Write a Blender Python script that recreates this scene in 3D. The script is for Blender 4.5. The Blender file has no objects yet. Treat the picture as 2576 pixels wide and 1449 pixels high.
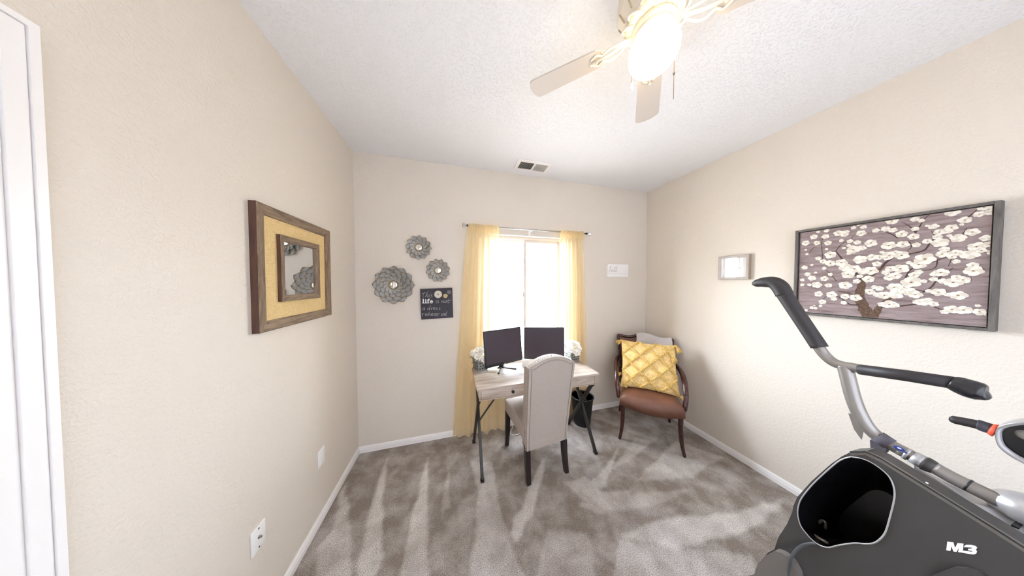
import bpy, bmesh, math, random
from mathutils import Vector, Matrix, noise
from mathutils.geometry import tessellate_polygon
random.seed(7)
PI = math.pi
S = bpy.context.scene
COL = S.collection

# ------------------------------------------------------------------ camera
W, H, FPX = 2576, 1449, 537.41
YAW, PITCH, ROLL = 0.269083, 0.02497, -0.000286
EYE = Vector((0, 0, 1.5704))
FWD = Vector((math.sin(YAW) * math.cos(PITCH), math.cos(YAW) * math.cos(PITCH), -math.sin(PITCH)))
R0 = Vector((math.cos(YAW), -math.sin(YAW), 0))
U0 = R0.cross(FWD)
RGT = R0 * math.cos(ROLL) + U0 * math.sin(ROLL)
UPV = U0 * math.cos(ROLL) - R0 * math.sin(ROLL)
cd = bpy.data.cameras.new('camera')
cam = bpy.data.objects.new('camera', cd)
COL.objects.link(cam)
cd.sensor_width = 36
cd.lens = 36 * FPX / W
cd.clip_start = 0.02
M = Matrix((RGT, UPV, -FWD)).transposed().to_4x4()
M.translation = EYE
cam.matrix_world = M
S.camera = cam

# room: left wall x=XL, right wall x=XR, window wall y=YB, wall behind the camera y=YF
XL, XR, YB, YF, ZC = -0.8515, 2.4406, 2.2396, -0.95, 2.74

# ------------------------------------------------------------------ world, daylight, exposure
wd = bpy.data.worlds.new('world')
S.world = wd
wd.use_nodes = True
bg = wd.node_tree.nodes['Background']
bg.inputs[0].default_value = (0.86, 0.94, 1.0, 1)
bg.inputs[1].default_value = 41.0
_nt = wd.node_tree
_tc = _nt.nodes.new('ShaderNodeTexCoord'); _sx = _nt.nodes.new('ShaderNodeSeparateXYZ'); _cr = _nt.nodes.new('ShaderNodeValToRGB')
_mr = _nt.nodes.new('ShaderNodeMapRange'); _mr.inputs[1].default_value = -1
_nt.links.new(_tc.outputs['Generated'], _sx.inputs[0]); _nt.links.new(_sx.outputs[2], _mr.inputs[0]); _nt.links.new(_mr.outputs[0], _cr.inputs[0]); _ma = _nt.nodes.new('ShaderNodeMapRange'); _ma.inputs[1].default_value = .1; _ma.inputs[2].default_value = -.8; _ma.inputs[3].default_value = .95; _ma.inputs[4].default_value = 2.05
_vm = _nt.nodes.new('ShaderNodeVectorMath'); _vm.operation = 'SCALE'
_nt.links.new(_sx.outputs[0], _ma.inputs[0]); _nt.links.new(_cr.outputs[0], _vm.inputs[0]); _nt.links.new(_ma.outputs[0], _vm.inputs['Scale']); _nt.links.new(_vm.outputs[0], bg.inputs[0])
_e = _cr.color_ramp.elements                # bright pale ground, brighter cool sky
_e[0].position = .30; _e[0].color = (.24, .24, .235, 1)
_e[1].position = 1.0; _e[1].color = (.95, 1.09, 1.30, 1)
_k = _e.new(.5); _k.color = (.46, .49, .52, 1)
_k = _e.new(.58); _k.color = (.88, 1.01, 1.18, 1)
pl_ = bpy.data.lights.new('window_portal', 'AREA')
pl_.shape = 'RECTANGLE'
pl_.size, pl_.size_y = .92, 1.39
pl_.cycles.is_portal = True
po = bpy.data.objects.new('window_portal', pl_)
po.location = (.81, YB + .13, 1.39)
po.rotation_euler = (-PI / 2, 0, 0)
COL.objects.link(po)
pl_ = bpy.data.lights.new('fill_window_portal', 'AREA')  # portal for the added fill window behind the camera
pl_.shape = 'RECTANGLE'
pl_.size, pl_.size_y = 2.5, 2.1
pl_.cycles.is_portal = True
po = bpy.data.objects.new('fill_window_portal', pl_)
po.location = (.80, YF - .13, 1.30)
po.rotation_euler = (PI / 2, 0, 0)
COL.objects.link(po)
S.view_settings.view_transform = 'Standard'
S.view_settings.look = 'None'
S.view_settings.gamma = 1
S.view_settings.use_curve_mapping = False
S.view_settings.exposure = -0.28
LAMP = 21.0
FILL_SHADE = .295  # transmission of the added rear shade, sets the fill level
S.cycles.max_bounces = 14
S.cycles.diffuse_bounces = 8
S.cycles.transparent_max_bounces = 16
S.cycles.use_denoising = True


# ------------------------------------------------------------------ helpers
def ray(px, py):
    return FWD + RGT * ((px - W / 2) / FPX) - UPV * ((py - H / 2) / FPX)


def onp(px, py, ax, val):
    """point where the sight line of a photo position meets the plane axis=val"""
    d = ray(px, py)
    return EYE + d * ((val - EYE[ax]) / d[ax])


def Bp(px, py, off=0): return onp(px, py, 1, YB - off)
def Lp(px, py, off=0): return onp(px, py, 0, XL + off)
def Rp(px, py, off=0): return onp(px, py, 0, XR - off)
def Fp(px, py, z=0): return onp(px, py, 2, z)


def lin(c):
    if isinstance(c, str):
        c = [int(c[i:i + 2], 16) / 255 for i in (0, 2, 4)]
    return tuple((x / 12.92 if x <= .04045 else ((x + .055) / 1.055) ** 2.4) for x in c[:3]) + (1,)


def mat(name, color, rough=.6, metal=0, bump=0, bscale=80, bdist=.002, var=0, vscale=20, spec=.5, coat=0, stretch=None, detail=4):
    m = bpy.data.materials.new(name)
    m.use_nodes = True
    nt = m.node_tree
    b = nt.nodes['Principled BSDF']
    col = lin(color)
    b.inputs['Base Color'].default_value = col
    b.inputs['Roughness'].default_value = rough
    b.inputs['Metallic'].default_value = metal
    b.inputs['Specular IOR Level'].default_value = spec
    b.inputs['Coat Weight'].default_value = coat
    if bump or var:
        tc = nt.nodes.new('ShaderNodeTexCoord')
        mp = nt.nodes.new('ShaderNodeMapping')
        nt.links.new(tc.outputs['Object'], mp.inputs[0])
        if stretch: mp.inputs['Scale'].default_value = stretch
    if bump:
        n = nt.nodes.new('ShaderNodeTexNoise')
        n.inputs['Scale'].default_value = bscale
        n.inputs['Detail'].default_value = detail
        nt.links.new(mp.outputs[0], n.inputs['Vector'])
        bp = nt.nodes.new('ShaderNodeBump')
        bp.inputs['Strength'].default_value = bump
        bp.inputs['Distance'].default_value = bdist
        nt.links.new(n.outputs['Fac'], bp.inputs['Height'])
        nt.links.new(bp.outputs[0], b.inputs['Normal'])
    if var:
        n = nt.nodes.new('ShaderNodeTexNoise')
        n.inputs['Scale'].default_value = vscale
        n.inputs['Detail'].default_value = 5
        nt.links.new(mp.outputs[0], n.inputs['Vector'])
        cr = nt.nodes.new('ShaderNodeValToRGB')
        cr.color_ramp.elements[0].position = .3
        cr.color_ramp.elements[1].position = .7
        cr.color_ramp.elements[0].color = tuple(max(0, x * (1 - var)) for x in col[:3]) + (1,)
        cr.color_ramp.elements[1].color = tuple(min(1, x * (1 + var)) for x in col[:3]) + (1,)
        nt.links.new(n.outputs['Fac'], cr.inputs[0])
        nt.links.new(cr.outputs[0], b.inputs['Base Color'])
    return m


def frame_of(t):
    t = t.normalized()
    a = Vector((0, 0, 1)) if abs(t.z) < .9 else Vector((1, 0, 0))
    u = t.cross(a).normalized()
    return u, t.cross(u).normalized()


def smooth_path(pts, n=6):
    pts = [Vector(p) for p in pts]
    out = []
    for i in range(len(pts) - 1):
        p0, p1, p2, p3 = pts[max(i - 1, 0)], pts[i], pts[i + 1], pts[min(i + 2, len(pts) - 1)]
        for k in range(n):
            t = k / n
            out.append(.5 * ((2 * p1) + (p2 - p0) * t + (2 * p0 - 5 * p1 + 4 * p2 - p3) * t * t + (3 * p1 - p0 - 3 * p2 + p3) * t ** 3))
    out.append(pts[-1])
    return out


class MB:
    """collects geometry in world space; build() links it as one mesh object"""
    def __init__(s, mtx=None):
        s.v, s.f, s.m, s.s = [], [], [], []
        s.x = mtx

    def add(s, vs, fs, mi=0, sm=False):
        o = len(s.v)
        for v in vs:
            v = Vector(v)
            s.v.append(s.x @ v if s.x else v)
        for f in fs:
            s.f.append([i + o for i in f]); s.m.append(mi); s.s.append(sm)
        return s

    def box(s, c, size, rot=None, bev=0, mi=0, seg=2):
        bm = bmesh.new()
        bmesh.ops.create_cube(bm, size=1)
        for v in bm.verts: v.co = Vector((v.co.x * size[0], v.co.y * size[1], v.co.z * size[2]))
        if bev: bmesh.ops.bevel(bm, geom=bm.edges[:], offset=bev, segments=seg, affect='EDGES', profile=.5)
        R = rot if rot else Matrix.Identity(3)
        bm.verts.index_update()
        s.add([R @ v.co + Vector(c) for v in bm.verts], [[v.index for v in f.verts] for f in bm.faces], mi, bool(bev))
        bm.free()
        return s

    def span(s, a, b, bev=0, mi=0):
        return s.box([(a[i] + b[i]) / 2 for i in range(3)], [abs(a[i] - b[i]) for i in range(3)], None, bev, mi)

    def bar(s, a, b, w, d, up=(0, 0, 1), bev=0, mi=0):
        """rectangular bar from a to b; w is across `side`, d along `up`"""
        a, b = Vector(a), Vector(b)
        t = (b - a).normalized(); up = Vector(up)
        sd = t.cross(up).normalized(); u2 = sd.cross(t)
        R = Matrix((sd, t, u2)).transposed()
        return s.box((a + b) / 2, (w, (b - a).length, d), R, bev, mi)

    def tube(s, pts, r, n=12, mi=0, flat=None, caps=True, sm=True, up=None):
        pts = [Vector(p) for p in pts]
        rs = r if isinstance(r, (list, tuple)) else [r] * len(pts)
        if len(rs) != len(pts):
            k = len(rs) - 1
            rs = [rs[min(int(i / (len(pts) - 1) * k), k - 1)] * (1 - (i / (len(pts) - 1) * k - min(int(i / (len(pts) - 1) * k), k - 1))) +
                  rs[min(int(i / (len(pts) - 1) * k), k - 1) + 1] * (i / (len(pts) - 1) * k - min(int(i / (len(pts) - 1) * k), k - 1)) for i in range(len(pts))]
        vs, fs = [], []
        u = None
        for i, p in enumerate(pts):
            t = (pts[min(i + 1, len(pts) - 1)] - pts[max(i - 1, 0)]).normalized()
            if up is not None:
                u = Vector(up) - t * Vector(up).dot(t); u.normalize()
            elif u is None: u, _ = frame_of(t)
            else:
                u = u - t * u.dot(t); u.normalize()
            w = t.cross(u)
            fa, fb = (1, 1) if flat is None else flat
            for k in range(n):
                a = 2 * PI * k / n
                vs.append(p + u * math.cos(a) * rs[i] * fa + w * math.sin(a) * rs[i] * fb)
        for i in range(len(pts) - 1):
            for k in range(n):
                fs.append([i * n + k, i * n + (k + 1) % n, (i + 1) * n + (k + 1) % n, (i + 1) * n + k])
        if caps:
            fs.append(list(range(n))[::-1]); fs.append([(len(pts) - 1) * n + k for k in range(n)])
        return s.add(vs, fs, mi, sm)

    def lathe(s, prof, c=(0, 0, 0), n=32, mi=0, rot=None, sm=True, squash=(1, 1)):
        R = rot if rot else Matrix.Identity(3)
        vs, fs = [], []
        for r, z in prof:
            for k in range(n):
                a = 2 * PI * k / n
                vs.append(R @ Vector((r * math.cos(a) * squash[0], r * math.sin(a) * squash[1], z)) + Vector(c))
        for i in range(len(prof) - 1):
            for k in range(n):
                fs.append([i * n + k, i * n + (k + 1) % n, (i + 1) * n + (k + 1) % n, (i + 1) * n + k])
        fs.append(list(range(n))[::-1]); fs.append([(len(prof) - 1) * n + k for k in range(n)])
        return s.add(vs, fs, mi, sm)

    def ell(s, c, rad, mi=0, nu=14, nv=8, rot=None):
        return s.lathe([(math.sin(PI * (i + .02) / (nv + .04)), -math.cos(PI * (i + .02) / (nv + .04))) for i in range(nv + 1)], (0, 0, 0), nu, mi) \
            if False else s._ell(c, rad, mi, nu, nv, rot)

    def _ell(s, c, rad, mi, nu, nv, rot):
        R = rot if rot else Matrix.Identity(3)
        vs, fs = [], []
        for i in range(nv + 1):
            t = PI * (.01 + .98 * i / nv)
            for k in range(nu):
                a = 2 * PI * k / nu
                vs.append(R @ Vector((rad[0] * math.sin(t) * math.cos(a), rad[1] * math.sin(t) * math.sin(a), -rad[2] * math.cos(t))) + Vector(c))
        for i in range(nv):
            for k in range(nu):
                fs.append([i * nu + k, i * nu + (k + 1) % nu, (i + 1) * nu + (k + 1) % nu, (i + 1) * nu + k])
        fs.append(list(range(nu))[::-1]); fs.append([nv * nu + k for k in range(nu)])
        return s.add(vs, fs, mi, True)

    def poly(s, pts, mi=0):
        pts = [Vector(p) for p in pts]
        return s.add(pts, [list(t) for t in tessellate_polygon([pts])], mi)

    def prism(s, pts, vec, mi=0, sm=False, mi_side=None):
        pts = [Vector(p) for p in pts]; vec = Vector(vec); n = len(pts)
        tri = [list(t) for t in tessellate_polygon([pts])]
        s.add(pts, tri, mi)
        s.add([p + vec for p in pts], [t[::-1] for t in tri], mi)
        s.add(pts + [p + vec for p in pts], [[i, (i + 1) % n, n + (i + 1) % n, n + i] for i in range(n)], mi if mi_side is None else mi_side, sm)
        return s

    def grid(s, fn, nu, nv, mi=0, sm=True, mf=None, close_u=False):
        vs = [fn(i / nu, j / nv) for j in range(nv + 1) for i in range(nu + 1)]
        o = len(s.v)
        for v in vs:
            v = Vector(v); s.v.append(s.x @ v if s.x else v)
        for j in range(nv):
            for i in range(nu):
                a = o + j * (nu + 1) + i
                s.f.append([a, a + 1, a + nu + 2, a + nu + 1])
                s.m.append(mf(i, j) if mf else mi); s.s.append(sm)
        return s

    def build(s, name, mats, parent=None, solid=0, bevel=0, weld=False, normals=True):
        me = bpy.data.meshes.new(name)
        org = Vector((0, 0, 0))
        q = parent
        while q is not None:
            org += q.location; q = q.parent
        me.from_pydata([v - org for v in s.v], [], s.f)
        for mm in (mats if isinstance(mats, (list, tuple)) else [mats]): me.materials.append(mm)
        me.polygons.foreach_set('material_index', s.m)
        me.polygons.foreach_set('use_smooth', s.s)
        bm = bmesh.new(); bm.from_mesh(me)
        if weld: bmesh.ops.remove_doubles(bm, verts=bm.verts[:], dist=1e-5)
        if normals: bmesh.ops.recalc_face_normals(bm, faces=bm.faces[:])
        bm.to_mesh(me); bm.free()
        o = bpy.data.objects.new(name, me)
        COL.objects.link(o)
        o.parent = parent
        if solid:
            md = o.modifiers.new('thickness', 'SOLIDIFY'); md.thickness = solid; md.offset = 0
        if bevel:
            md = o.modifiers.new('rounding', 'BEVEL'); md.width = bevel; md.segments = 3; md.limit_method = 'ANGLE'; md.angle_limit = .6
        return o


def thing(name, label, cat, loc, group=None):
    o = bpy.data.objects.new(name, None)
    COL.objects.link(o)
    o.location = loc; o.empty_display_size = .05
    return tag(o, label, cat, group)


def tag(o, label, cat, group=None):
    o['label'] = label; o['category'] = cat
    if group: o['group'] = group
    return o


def struct(o):
    o['kind'] = 'structure'
    return o


# ------------------------------------------------------------------ materials
def wall_mat(name, color, bscale, strength, dist, lo, hi):
    m = mat(name, color, .5, spec=.3)
    nt = m.node_tree; b = nt.nodes['Principled BSDF']
    tc = nt.nodes.new('ShaderNodeTexCoord')
    n = nt.nodes.new('ShaderNodeTexNoise'); n.inputs['Scale'].default_value = bscale; n.inputs['Detail'].default_value = 3
    n.inputs['Distortion'].default_value = .4
    cr = nt.nodes.new('ShaderNodeValToRGB')
    cr.color_ramp.elements[0].position = lo; cr.color_ramp.elements[1].position = hi
    bp = nt.nodes.new('ShaderNodeBump'); bp.inputs['Strength'].default_value = strength; bp.inputs['Distance'].default_value = dist
    nt.links.new(tc.outputs['Object'], n.inputs['Vector']); nt.links.new(n.outputs['Fac'], cr.inputs[0])
    nt.links.new(cr.outputs[0], bp.inputs['Height']); nt.links.new(bp.outputs[0], b.inputs['Normal'])
    return m


M_WALL = wall_mat('greige_wall_paint', 'dcd3c7', 85, .30, .0022, .42, .62)
M_CEIL = wall_mat('white_knockdown_ceiling', 'eeeff2', 80, .50, .0034, .52, .62)
M_TRIM = mat('white_trim_paint', 'f3f0ee', .35)
M_WHITE = mat('white_plastic', 'f2f1ef', .4)
M_VINYL = mat('almond_window_vinyl', 'd9cfc3', .45)
M_BLACK = mat('black_metal', '19181a', .45)
M_CHROME = mat('brushed_chrome', 'b9b7b6', .25, 1)
M_DARKHOLE = mat('dark_slot', '3a3734', .7)


def carpet_mat():
    m = mat('grey_brown_carpet', '8d8278', .95, spec=.1)
    nt = m.node_tree; b = nt.nodes['Principled BSDF']
    N, Lk = nt.nodes.new, nt.links.new
    tc = N('ShaderNodeTexCoord')
    sp = N('ShaderNodeTexNoise'); sp.inputs['Scale'].default_value = 230; sp.inputs['Detail'].default_value = 6; sp.inputs['Roughness'].default_value = .8
    Lk(tc.outputs['Object'], sp.inputs['Vector'])
    pt = N('ShaderNodeTexNoise'); pt.inputs['Scale'].default_value = 5.5; pt.inputs['Detail'].default_value = 5; pt.inputs['Roughness'].default_value = .62
    pt.inputs['Distortion'].default_value = .2
    Lk(tc.outputs['Object'], pt.inputs['Vector'])
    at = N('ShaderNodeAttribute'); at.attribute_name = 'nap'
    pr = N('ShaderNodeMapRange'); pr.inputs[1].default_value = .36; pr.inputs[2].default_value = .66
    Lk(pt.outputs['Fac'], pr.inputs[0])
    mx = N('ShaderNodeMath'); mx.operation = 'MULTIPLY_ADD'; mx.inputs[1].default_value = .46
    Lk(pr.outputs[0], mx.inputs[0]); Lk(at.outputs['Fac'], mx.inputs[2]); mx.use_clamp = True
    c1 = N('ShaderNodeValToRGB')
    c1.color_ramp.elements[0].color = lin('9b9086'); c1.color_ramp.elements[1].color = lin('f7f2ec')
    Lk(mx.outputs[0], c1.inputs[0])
    c2 = N('ShaderNodeValToRGB')
    c2.color_ramp.elements[0].position = .38; c2.color_ramp.elements[1].position = .62
    c2.color_ramp.elements[0].color = (.30, .29, .28, 1); c2.color_ramp.elements[1].color = (1.45, 1.44, 1.46, 1)
    Lk(sp.outputs['Fac'], c2.inputs[0])
    mu = N('ShaderNodeMix'); mu.data_type = 'RGBA'; mu.blend_type = 'MULTIPLY'; mu.inputs[0].default_value = 1
    Lk(c1.outputs[0], mu.inputs[6]); Lk(c2.outputs[0], mu.inputs[7]); Lk(mu.outputs[2], b.inputs['Base Color'])
    bp = N('ShaderNodeBump'); bp.inputs['Strength'].default_value = .8; bp.inputs['Distance'].default_value = .006
    Lk(sp.outputs['Fac'], bp.inputs['Height']); Lk(bp.outputs[0], b.inputs['Normal'])
    return m


M_CARPET = carpet_mat()


def glass_mat(name, tint=(1, 1, 1), gl=.06, rough=0):
    m = bpy.data.materials.new(name); m.use_nodes = True
    nt = m.node_tree; nt.nodes.remove(nt.nodes['Principled BSDF'])
    tr = nt.nodes.new('ShaderNodeBsdfTransparent'); tr.inputs[0].default_value = tint + (1,)
    g = nt.nodes.new('ShaderNodeBsdfGlossy'); g.inputs['Roughness'].default_value = rough
    mx = nt.nodes.new('ShaderNodeMixShader'); mx.inputs[0].default_value = gl
    nt.links.new(tr.outputs[0], mx.inputs[1]); nt.links.new(g.outputs[0], mx.inputs[2])
    nt.links.new(mx.outputs[0], nt.nodes['Material Output'].inputs[0])
    return m


M_GLASS = glass_mat('window_glass')
M_CRYSTAL = glass_mat('clear_crystal', (.93, .95, .96), .35, .05)


def sheer_mat():
    m = bpy.data.materials.new('sheer_yellow_fabric'); m.use_nodes = True
    nt = m.node_tree; nt.nodes.remove(nt.nodes['Principled BSDF'])
    N, Lk = nt.nodes.new, nt.links.new
    d = N('ShaderNodeBsdfDiffuse'); d.inputs[0].default_value = lin('f1e1bd')
    t = N('ShaderNodeBsdfTranslucent'); t.inputs[0].default_value = lin('f6e7c6')
    x = N('ShaderNodeBsdfTransparent'); x.inputs[0].default_value = lin('fdf3dc')
    a = N('ShaderNodeMixShader'); a.inputs[0].default_value = .45
    Lk(d.outputs[0], a.inputs[1]); Lk(t.outputs[0], a.inputs[2])
    c = N('ShaderNodeMixShader'); c.inputs[0].default_value = .40
    Lk(a.outputs[0], c.inputs[1]); Lk(x.outputs[0], c.inputs[2])
    Lk(c.outputs[0], nt.nodes['Material Output'].inputs[0])
    return m


M_SHEER = sheer_mat()


def mirror_mat():
    return mat('mirror_glass', 'e8ebec', .015, 1)


M_MIRROR = mirror_mat()


def emit_mat(name, color, strength):
    m = bpy.data.materials.new(name); m.use_nodes = True
    b = m.node_tree.nodes['Principled BSDF']
    b.inputs['Base Color'].default_value = (.9, .9, .88, 1)
    b.inputs['Emission Color'].default_value = color + (1,)
    b.inputs['Emission Strength'].default_value = strength
    return m


def wood_mat(name, c0, c1, axis='X', scale=9, rough=.55, stretch=14, bump=.15):
    m = mat(name, c0, rough)
    nt = m.node_tree; b = nt.nodes['Principled BSDF']
    N, Lk = nt.nodes.new, nt.links.new
    tc = N('ShaderNodeTexCoord'); mp = N('ShaderNodeMapping')
    sc = {'X': (1, stretch, stretch), 'Y': (stretch, 1, stretch), 'Z': (stretch, stretch, 1)}[axis]
    mp.inputs['Scale'].default_value = sc
    Lk(tc.outputs['Object'], mp.inputs[0])
    n = N('ShaderNodeTexNoise'); n.inputs['Scale'].default_value = scale / 4; n.inputs['Detail'].default_value = 7; n.inputs['Distortion'].default_value = .8
    n.inputs['Roughness'].default_value = .62
    Lk(mp.outputs[0], n.inputs['Vector'])
    cr = N('ShaderNodeValToRGB'); cr.color_ramp.elements[0].position = .33; cr.color_ramp.elements[1].position = .64
    cr.color_ramp.elements[0].color = lin(c1); cr.color_ramp.elements[1].color = lin(c0)
    Lk(n.outputs['Fac'], cr.inputs[0]); Lk(cr.outputs[0], b.inputs['Base Color'])
    bp = N('ShaderNodeBump'); bp.inputs['Strength'].default_value = bump; bp.inputs['Distance'].default_value = .002
    Lk(n.outputs['Fac'], bp.inputs['Height']); Lk(bp.outputs[0], b.inputs['Normal'])
    return m


# ------------------------------------------------------------------ the setting
def make_floor():
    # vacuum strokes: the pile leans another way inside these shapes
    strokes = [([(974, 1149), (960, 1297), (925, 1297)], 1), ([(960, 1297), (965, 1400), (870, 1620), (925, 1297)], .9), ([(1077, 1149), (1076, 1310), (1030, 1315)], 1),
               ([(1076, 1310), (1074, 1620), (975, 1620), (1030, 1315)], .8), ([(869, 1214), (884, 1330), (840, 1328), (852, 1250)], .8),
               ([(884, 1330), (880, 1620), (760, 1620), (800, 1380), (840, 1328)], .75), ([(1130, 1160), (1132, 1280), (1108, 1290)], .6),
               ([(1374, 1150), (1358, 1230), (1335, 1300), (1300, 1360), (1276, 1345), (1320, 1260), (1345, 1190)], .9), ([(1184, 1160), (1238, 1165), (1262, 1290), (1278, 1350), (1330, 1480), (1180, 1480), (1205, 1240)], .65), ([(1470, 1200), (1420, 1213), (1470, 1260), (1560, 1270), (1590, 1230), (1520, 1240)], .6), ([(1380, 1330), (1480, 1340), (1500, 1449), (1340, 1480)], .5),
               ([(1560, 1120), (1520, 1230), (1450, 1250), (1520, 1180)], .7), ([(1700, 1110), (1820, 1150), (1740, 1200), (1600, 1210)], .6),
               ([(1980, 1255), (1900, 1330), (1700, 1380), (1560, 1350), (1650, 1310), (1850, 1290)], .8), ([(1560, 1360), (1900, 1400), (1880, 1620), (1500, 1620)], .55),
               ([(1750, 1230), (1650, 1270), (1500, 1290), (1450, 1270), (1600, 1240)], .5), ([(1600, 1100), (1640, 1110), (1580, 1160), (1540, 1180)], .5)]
    polys = [([(p.x, p.y) for p in (Fp(*q) for q in pts)], k) for pts, k in strokes]

    boxes = [(min(q[0] for q in pg), max(q[0] for q in pg), min(q[1] for q in pg), max(q[1] for q in pg)) for pg, w in polys]

    def inside(x, y, pg):
        c = False
        for i in range(len(pg)):
            (x0, y0), (x1, y1) = pg[i - 1], pg[i]
            if (y0 > y) != (y1 > y) and x < (x1 - x0) * (y - y0) / (y1 - y0) + x0: c = not c
        return c
    nx, ny = 240, 230
    vs, fs, nap = [], [], []
    for j in range(ny + 1):
        for i in range(nx + 1):
            x, y = XL + (XR - XL) * i / nx, YF + (YB - YF) * j / ny
            vs.append((x, y, 0))
            jx, jy = x + .018 * noise.noise((x * 9, y * 9, 3)), y + .018 * noise.noise((x * 9, y * 9, 8))
            tot = 0
            for ox, oy in ((0, 0), (.009, .004), (-.009, -.004), (.004, -.009), (-.004, .009)):
                k = 0
                for (pg, w), (bx0, bx1, by0, by1) in zip(polys, boxes):
                    if w > k and bx0 < jx + ox < bx1 and by0 < jy + oy < by1 and inside(jx + ox, jy + oy, pg): k = w
                tot += k / 5
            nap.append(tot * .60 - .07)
    for j in range(ny):
        for i in range(nx):
            a = j * (nx + 1) + i
            fs.append([a, a + 1, a + nx + 2, a + nx + 1])
    vs += [(XL, YF, -.05), (XR, YF, -.05), (XR, YB, -.05), (XL, YB, -.05)]
    o = len(vs) - 4
    fs.append([o + 3, o + 2, o + 1, o])
    me = bpy.data.meshes.new('floor')
    me.from_pydata(vs, [], fs)
    me.materials.append(M_CARPET)
    at = me.attributes.new('nap', 'FLOAT', 'POINT')
    at.data.foreach_set('value', nap + [0] * 4)
    f = bpy.data.objects.new('floor', me)
    COL.objects.link(f)
    return struct(f)


make_floor()
T = .14
struct(MB().span((XL - T, YF - T, ZC), (XR + T, YB + T, ZC + .1)).build('ceiling', M_CEIL))
WX0, WX1, WZ0, WZ1 = .345, 1.268, .71, 2.085
w = MB()
w.span((XL - T, YB, -.05), (WX0, YB + T, ZC)).span((WX1, YB, -.05), (XR + T, YB + T, ZC))
w.span((WX0, YB, -.05), (WX1, YB + T, WZ0)).span((WX0, YB, WZ1), (WX1, YB + T, ZC))
struct(w.build('wall_back', M_WALL))
struct(MB().span((XR, YF - T, -.05), (XR + T, YB, ZC)).build('wall_right', M_WALL))
FX0, FX1, FZ0, FZ1 = -.45, 2.05, .25, 2.35          # unseen window opening, added behind the camera for fill light
w = MB()
w.span((XL - T, YF - T, -.05), (FX0, YF, ZC)).span((FX1, YF - T, -.05), (XR, YF, ZC)).span((FX0, YF - T, -.05), (FX1, YF, FZ0)).span((FX0, YF - T, FZ1), (FX1, YF, ZC))
struct(w.build('wall_front', M_WALL))
w = MB()
for a, b in (((FX0, FZ0), (FX0 + .05, FZ1)), ((FX1 - .05, FZ0), (FX1, FZ1)), ((FX0 + .05, FZ0), (FX1 - .05, FZ0 + .05)), ((FX0 + .05, FZ1 - .05), (FX1 - .05, FZ1)), (((FX0 + FX1) / 2 - .03, FZ0 + .05), ((FX0 + FX1) / 2 + .03, FZ1 - .05))):
    w.span((a[0], YF - .12, a[1]), (b[0], YF - .07, b[1]), .003)
fill_win = struct(w.build('fill_window', M_TRIM))  # made-up window, put in to brighten the near side of the room
MB().span((FX0 + .05, YF - .098, FZ0 + .05), (FX1 - .05, YF - .092, FZ1 - .05)).build('pane', M_GLASS, fill_win)
M_FILL_SHADE = bpy.data.materials.new('fill_shade_cloth'); M_FILL_SHADE.use_nodes = True  # cloth of the added window, passes soft frontal fill
_n = M_FILL_SHADE.node_tree; _n.nodes.remove(_n.nodes['Principled BSDF'])
_d, _t, _a = _n.nodes.new('ShaderNodeBsdfDiffuse'), _n.nodes.new('ShaderNodeBsdfTranslucent'), _n.nodes.new('ShaderNodeAddShader')
_d.inputs[0].default_value = (.6, .6, .6, 1); _t.inputs[0].default_value = (FILL_SHADE, FILL_SHADE, FILL_SHADE * 1.04, 1)
_n.links.new(_d.outputs[0], _a.inputs[0]); _n.links.new(_t.outputs[0], _a.inputs[1]); _n.links.new(_a.outputs[0], _n.nodes['Material Output'].inputs[0])
MB().span((FX0 + .01, YF - .04, FZ0 + .01), (FX1 - .01, YF - .0395, FZ1 - .06)).build('fill_shade', M_FILL_SHADE, fill_win, normals=False)
MB().tube([(FX0 + .01, YF - .045, FZ1 - .03), (FX1 - .01, YF - .045, FZ1 - .03)], .026, 16).build('fill_shade_roller', M_TRIM, fill_win)
DY0, DY1, DZ = -.16, .655, 2.052          # doorway in the left wall
w = MB()
w.span((XL - T, DY1, -.05), (XL, YB, ZC)).span((XL - T, YF, -.05), (XL, DY0, ZC)).span((XL - T, DY0, DZ), (XL, DY1, ZC))
struct(w.build('wall_left', M_WALL))
BH, BT = .058, .013


def baseboard(name, a, b, nrm):
    a, b, nrm = Vector(a), Vector(b), Vector(nrm)
    z = Vector((0, 0, 1))
    prof = [(0, 0), (BT, 0), (BT, BH * .55), (BT * .8, BH * .62), (BT * .8, BH * .78), (BT * .45, BH * .92), (BT * .3, BH), (0, BH)]
    struct(MB().prism([a + nrm * p + z * q for p, q in prof], b - a).build(name, M_TRIM))


baseboard('baseboard_left', (XL, .709, 0), (XL, YB, 0), (1, 0, 0))
baseboard('baseboard_back', (XL, YB, 0), (XR, YB, 0), (0, -1, 0))
baseboard('baseboard_right', (XR, YF, 0), (XR, YB, 0), (-1, 0, 0))
# door casing: stepped white moulding
cs = MB()
for y0, y1, t in ((.696, .709, .019), (.694, .696, .012), (.668, .694, .016), (.666, .668, .009), (.637, .666, .012)):
    dz = y0 - .637, y1 - .637
    zt = DZ - .016
    cs.span((XL - .002, y0, 0), (XL + t, y1, zt + dz[0]))
    cs.span((XL - .002, DY0 - dz[1] + .01, zt + dz[0]), (XL + t, y1, zt + dz[1]))
    cs.span((XL - .002, DY0 - dz[1] + .01, 0), (XL + t, DY0 - dz[0] + .01, zt + dz[0]))
struct(cs.build('trim_1', M_TRIM))
d = struct(MB().span((XL - .09, DY0 + .012, .008), (XL - .05, DY1 - .012, DZ - .012), .003).build('door_1', M_TRIM))
k = MB()
k.lathe([(.026, 0), (.026, .006), (.011, .008), (.011, .03), (.026, .04), (.028, .052), (.02, .062), (.004, .065)], (XL - .05, DY0 + .075, .95), 20, 0, Matrix.Rotation(PI / 2, 3, 'Y'))
k.build('door_handle', M_CHROME, d)
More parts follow.
